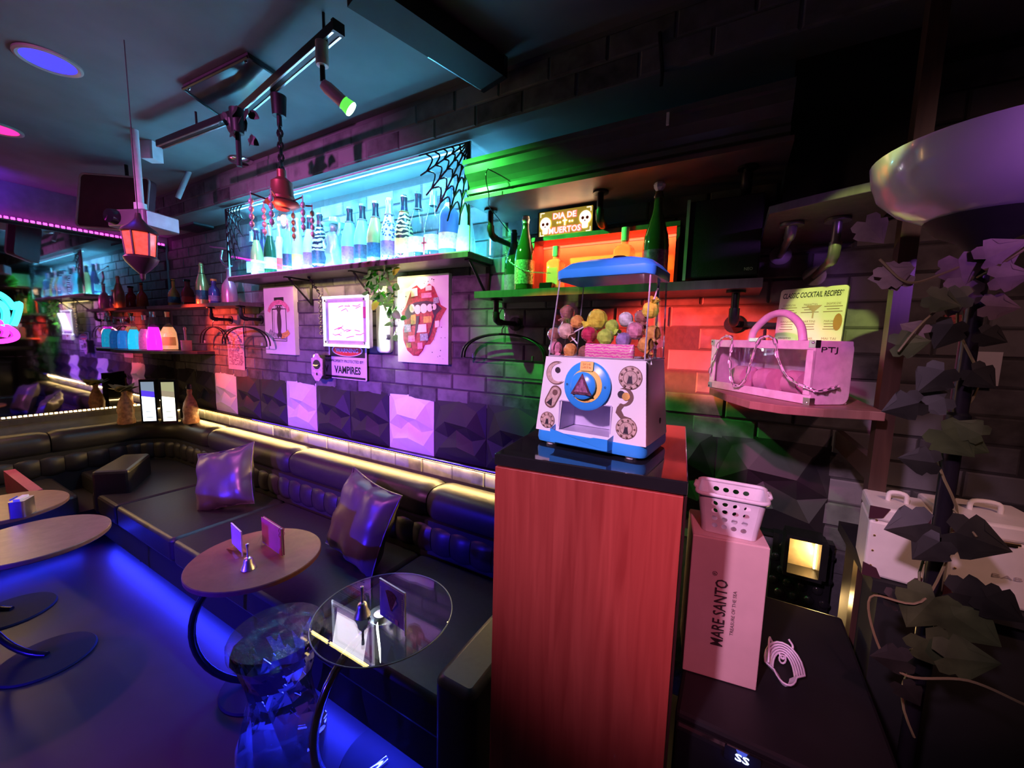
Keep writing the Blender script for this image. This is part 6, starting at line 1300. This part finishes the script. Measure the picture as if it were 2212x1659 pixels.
build(MB().tube([s0, s0 + dirn * .02, s0 + dirn * .075, s0 + dirn * .080], [.016, .021, .021, .024], 20), 'lamp_tube', HD, t, world=True, smooth=40)
build(MB().tube([s0 + dirn * .080, s0 + dirn * .108], [.021, .026], 20), 'bulb_neck', emit('green_bulb_neck', (.15, .95, .10), .9), t, world=True, smooth=40); build(MB().tube([s0 + dirn * .108, s0 + dirn * .112], [.0255, .024], 20), 'bulb_face', emit('green_bulb_face', (.55, 1.0, .60), 12), t, world=True)
gl_ = bpy.data.objects['green_track_bulb']; gl_.location = s0 + dirn * .116; aim(gl_, (-.85, 1.60, 1.92))
# dark cluster of vine-wrapped heads along the rail
VINE = mat('black_vine_leaf', (.02, .022, .02), .5)
for u, v, lab in ((512, 252, 'dark leafy lamp head at the bend of the track rail'),):
    p = PZ(u, v, TZ2 - .05); t = thing('leafy_lamp_head', lab, 'track head', (p.x, p.y, TZ2 - .3)); build(MB().cyl((p.x, p.y, TZ2 - .02), (p.x, p.y, TZ2 - .12), .03, .024).tube([(p.x, p.y, TZ2 - .12), (p.x, p.y, TZ2 - .26)], .011, 8), 'stem', BLACKM, t, world=True, smooth=40); rnd = random.Random(31)
    for k in range(16): leaf_at(t, Vector((p.x + rnd.uniform(-.07, .10), p.y + rnd.uniform(-.04, .04), TZ2 - rnd.uniform(.02, .14))), .05, (rnd.uniform(-1, 1), rnd.uniform(-.5, .5), -rnd.uniform(.2, 1)), (0, -1, .3), VINE)
o_ = PZ(508, 258, TZ2 - .05); o = build(MB().box(o_.x - .010, o_.x + .010, o_.y - .012, o_.y + .012, TZ2 - .10, TZ2 - .055), 'junction_clip', mat('orchid_plastic', (.7, .3, .6), .4)); tag(o, 'small orchid-pink clip at the bend of the track rail', 'clip')
# square acrylic plate on the ceiling
cn = [PZ(395, 188, 2.628), PZ(535, 118, 2.628), PZ(606, 166, 2.628), PZ(490, 258, 2.628)]
t = thing('ceiling_plate', 'square dark plate with small screws on the ceiling behind the rail', 'ceiling plate', tuple(cn[0])); build(MB().prism([(p.x, p.y) for p in cn], 2.622, 2.638), 'plate', mat('smoked_plate', (.06, .05, .06), .15), t, world=True)
mb = MB()
for i in range(4): mb.tube([cn[i] + Vector((0, 0, -.008)), cn[(i + 1) % 4] + Vector((0, 0, -.008))], .006, 6)
build(mb, 'border', BLACKM, t, world=True)
cc = sum(cn, Vector()) / 4
for p in cn: q = p.lerp(cc, .12); build(MB().ball((q.x, q.y, 2.620), .006, 6), 'screw', CHROME, t, world=True)
# pendant lamp on a chain
px_, py_ = PZ(601, 196, TZ2).x, PZ(601, 196, TZ2).y
PT = PY(605, 385, py_).z; PB = PY(605, 505, py_).z
t = thing('pendant_lamp', 'copper-red pendant lamp with hanging charms in front of the glass case', 'pendant lamp', (px_, py_, PB)); RED_M = mat('red_copper', (.26, .07, .06), .38, metal=.6)
build(MB().cyl((px_, py_, TZ2 - .02), (px_, py_, TZ2 - .10), .03, .026).cyl((px_, py_, TZ2 - .10), (px_, py_, TZ2 - .14), .010, .010), 'track_adapter', BLACKM, t, world=True, smooth=40)
chain(t, (px_, py_, TZ2 - .13), (px_, py_, PT + .02), .03, .005, BLACKM); build(MB().tube([(px_ + .004 * math.cos(k), py_ + .004 * math.sin(k), TZ2 - .13 + (PT + .02 - TZ2 + .13) * k / 24) for k in range(25)], .004, 5), 'cord', BLACKM, t, world=True)
hh = PT - PB
sh = build(MB().lathe([(1e-4, PT + .03), (.018, PT + .03), (.018, PT), (.024, PT - .005), (.042, PT - .02), (.044, PT - hh * .32), (.050, PT - hh * .36), (.048, PT - hh * .40), (.062, PT - hh * .43), (.068, PT - hh * .47), (.060, PT - hh * .51), (.030, PT - hh * .55), (.026, PT - hh * .58), (1e-4, PT - hh * .58)], 28, Matrix.Translation((px_, py_, 0))), 'socket_shade', RED_M, t, world=True, smooth=35)
build(MB().lathe([(.016, PT - hh * .58), (.017, PT - hh * .64), (.026, PT - hh * .74), (.027, PT - hh * .80), (.018, PT - hh * .90), (1e-4, PT - hh * .93)], 18, Matrix.Translation((px_, py_, 0))), 'glass_bulb', glass('pink_bulb_glass', (1.0, .72, .70), .05, .6), t, world=True, smooth=50)
build(MB().ball((px_, py_, PT - hh * .74), .011, 8, (1, 1, 1.5)), 'filament', emit('orange_filament', (1.0, .32, .08), 25), t, world=True); point('pendant_glow', (px_, py_ - .035, PT - hh * .75), (1.0, .2, .12), .9, .02)
GLS = mat('grey_glass_charm', (.45, .42, .5), .2, metal=.3)
for k in range(6):
    q = 2 * math.pi * k / 6 + .15; cx_, cy_ = px_ + .115 * math.cos(q), py_ + .115 * math.sin(q); z0 = PT - hh * .45
    ar = build(MB().tube([(px_ + .05 * math.cos(q), py_ + .05 * math.sin(q), z0), (cx_, cy_, z0 + .012)], .0035, 6), 'charm_arm', RED_M if k % 2 else BLACKM, t, world=True)
    mb = MB().tube([(cx_, cy_, z0 + .02), (cx_, cy_, z0 - .13)], .0025, 5)
    for j_ in range(4): mb.ball((cx_, cy_, z0 - .02 - j_ * .03), .010, 6, (1, 1, 1.3))
    build(mb, 'glass_charm', GLS, ar, world=True, smooth=60)
# lantern glowing red
lp = PD(303, 528, 1.57); t = thing('moroccan_lantern', 'small hanging lantern with red glowing panes', 'lantern', (lp.x, lp.y, lp.z - .1)); IR = mat('aged_iron', (.05, .03, .035), .45, metal=.5)
for k in range(6):
    q = math.pi / 3 * k + .25; q2 = q + math.pi / 3; r0, r1 = .044, .052; A0 = [(math.cos(q) * r0, math.sin(q) * r0, -.045), (math.cos(q2) * r0, math.sin(q2) * r0, -.045), (math.cos(q2) * r1, math.sin(q2) * r1, .045), (math.cos(q) * r1, math.sin(q) * r1, .045)]
    build(MB().add([lp + Vector(p) for p in A0], [(0, 1, 2, 3)]), 'pane', mat('red_glowing_pane', (.8, .10, .06), .2, emit=(1.0, .10, .06), es=.9, var=.5, scale=60), t, world=True)
    build(MB().tube([lp + Vector(A0[0]), lp + Vector(A0[3])], .004, 5), 'rib', IR, t, world=True)
build(MB().lathe([(1e-4, .12), (.008, .12), (.012, .10), (.030, .075), (.055, .055), (.060, .045), (.054, .042), (1e-4, .045)], 12, Matrix.Translation(lp)), 'roof', IR, t, world=True, smooth=30)
build(MB().lathe([(1e-4, -.044), (.046, -.045), (.056, -.055), (.05, -.07), (.030, -.095), (.010, -.115), (.008, -.135), (1e-4, -.145)], 12, Matrix.Translation(lp)), 'finial', IR, t, world=True, smooth=30)
build(MB().tube([lp + Vector((0, 0, .12)), (lp.x, lp.y, ZC)], .0018, 5), 'hanging_wire', BLACKMATT, t, world=True)
point('lantern_glow', lp + Vector((.0, -.0, -.0)), (1.0, .12, .08), 1.2, .02)
# projector on a pole
pj = PD(312, 478, 2.2); t = thing('ceiling_projector', 'grey ceiling projector with a cyan-lit side on a white pole', 'projector', (pj.x, pj.y, pj.z - .05), math.radians(20)); PJ = mat('projector_plastic', (.14, .10, .11), .4)
build(MB().prism(rrect(-.125, .125, -.10, .10, .025), -.0, .085), 'case', PJ, t, smooth=35, bevel=.006); build(MB().lathe([(1e-4, .035), (.035, .03), (.04, 0)], 20, frame((-.06, -.101, .045), (1, 0, 0), (0, 0, 1))), 'lens', BLACKG, t, smooth=40)
build(MB().prism(rrect(-.085, .085, .005, .078, .005), 0, .002, frame((.1255, 0, 0), (0, 1, 0), (0, 0, 1))), 'side_panel', mat('pale_side_panel', (.6, .7, .75), .4), t)
pp_ = XF[t] @ Vector((-.02, 0, .085)); pole = MB().tube([pp_, (pp_.x, pp_.y, ZC)], .018, 12); build(pole, 'pole', mat('white_pole', (.65, .55, .6), .4), t, world=True, smooth=50)
build(MB().tube([pp_, pp_ + Vector((0, 0, .06))], .028, 12), 'pole_clamp', WHITEPL, t, world=True, smooth=40)
q = PD(328, 328, 2.3); o = build(MB().box(-.035, .035, -.035, .035, 0, .10, Matrix.Translation((q.x, q.y, q.z - .05)) @ Matrix.Rotation(.5, 4, 'Z')).tube([(q.x, q.y, q.z + .04), (q.x, q.y, ZC)], .008, 6), 'junction_box', mat('white_junction_plastic', (.75, .68, .74), .4)); tag(o, 'white plastic junction box hanging beside the projector pole', 'junction box')
q = [PD(160, 388, 2.6), PD(300, 372, 2.6), PD(316, 500, 2.6), PD(208, 492, 2.6)]
t = thing('suspended_screen', 'dark maroon rounded screen with a pale edge hanging left of the projector', 'screen', tuple(q[3])); Mx = frame(q[3], q[2] - q[3], q[0] - q[3]); W_ = (q[2] - q[3]).length; H_ = (q[0] - q[3]).length
build(MB().prism(rrect(-.13, W_, 0, H_, .03), -.05, 0, Mx), 'panel', mat('maroon_panel', (.12, .04, .06), .4), t, world=True); build(MB().tube([Mx @ Vector((x, y, .004)) for x, y in rrect(-.13, W_, 0, H_, .03)], .006, 6, closed=True), 'rim', mat('pale_rim', (.6, .4, .42), .4), t, world=True)
build(MB().tube([Mx @ Vector((W_ / 2, H_ * .8, -.025)), (lambda v: (v.x, v.y, ZC))(Mx @ Vector((W_ / 2, H_ * .8, -.025)))], .010, 8), 'hanger_rod', BLACKM, t, world=True)
a, b = PD(416, 352, 2.7), PD(384, 428, 2.7); o = build(MB().tube([a, b], .016, 10).tube([a, (a.x, a.y, ZC)], .004, 5), 'white_tube', mat('grey_white_tube', (.65, .65, .68), .4), smooth=50); tag(o, 'slanting white tube hanging from the ceiling right of the projector', 'tube')
q = PY(418, 470, 1.66); t = thing('hung_carton', 'grey carton with a white label high in the corner', 'carton', (q.x, 1.66, q.z - .06)); build(MB().box(-.16, .14, -.06, .085, -.02, .24), 'carton', mat('grey_carton', (.16, .18, .2), .5), t); build(MB().box(.03, .12, -.0615, -.060, 0, .06), 'white_label', PAPER, t); build(MB().ball((-.10, -.07, .05), .035, 8), 'silver_knob', CHROME, t, smooth=60)
build(MB().box(-.16, .14, -.06, .085, -.03, -.02), 'bracket_plate', BLACKM, t)
# black ceiling bar hung on a chain
a, b = PZ(770, -40, 2.585), PZ(1062, 158, 2.585); t = thing('ceiling_bar', 'long black bar hung under the ceiling with a silver-slotted end', 'ceiling bar', tuple(b)); bar(a, b, .13, .07, 'bar', BLACKMATT, t)
d = (b - a).normalized(); Mx = Matrix.Translation(b) @ Matrix.Rotation(math.atan2(d.y, d.x), 4, 'Z'); build(MB().box(0, .02, -.068, .068, -.038, .038, Mx), 'end_cap', BLACKG, t, world=True)
for k in range(4): build(MB().box(.02, .022, -.058 + k * .03, -.042 + k * .03, -.03, .02, Mx), 'slot', SILVER, t, world=True)
build(MB().box(-.25, .0, .062, .067, -.036, -.030, Mx), 'silver_edge', SILVER, t, world=True)
e = a.lerp(b, .88); chain(t, e + Vector((.05, 0, .03)), (e.x + .05, e.y, ZC), .03, .003, BLACKM)
# extra pipes on the ceiling: cable running along the soffit
o = build(MB().tube(bez([PY(1425, 70, 1.46), PY(1430, 150, 1.463), PY(1428, 185, 1.463)], 4), .006, 6), 'soffit_cable', BLACKM, smooth=60); tag(o, 'black cable running down the brick soffit face', 'cable')
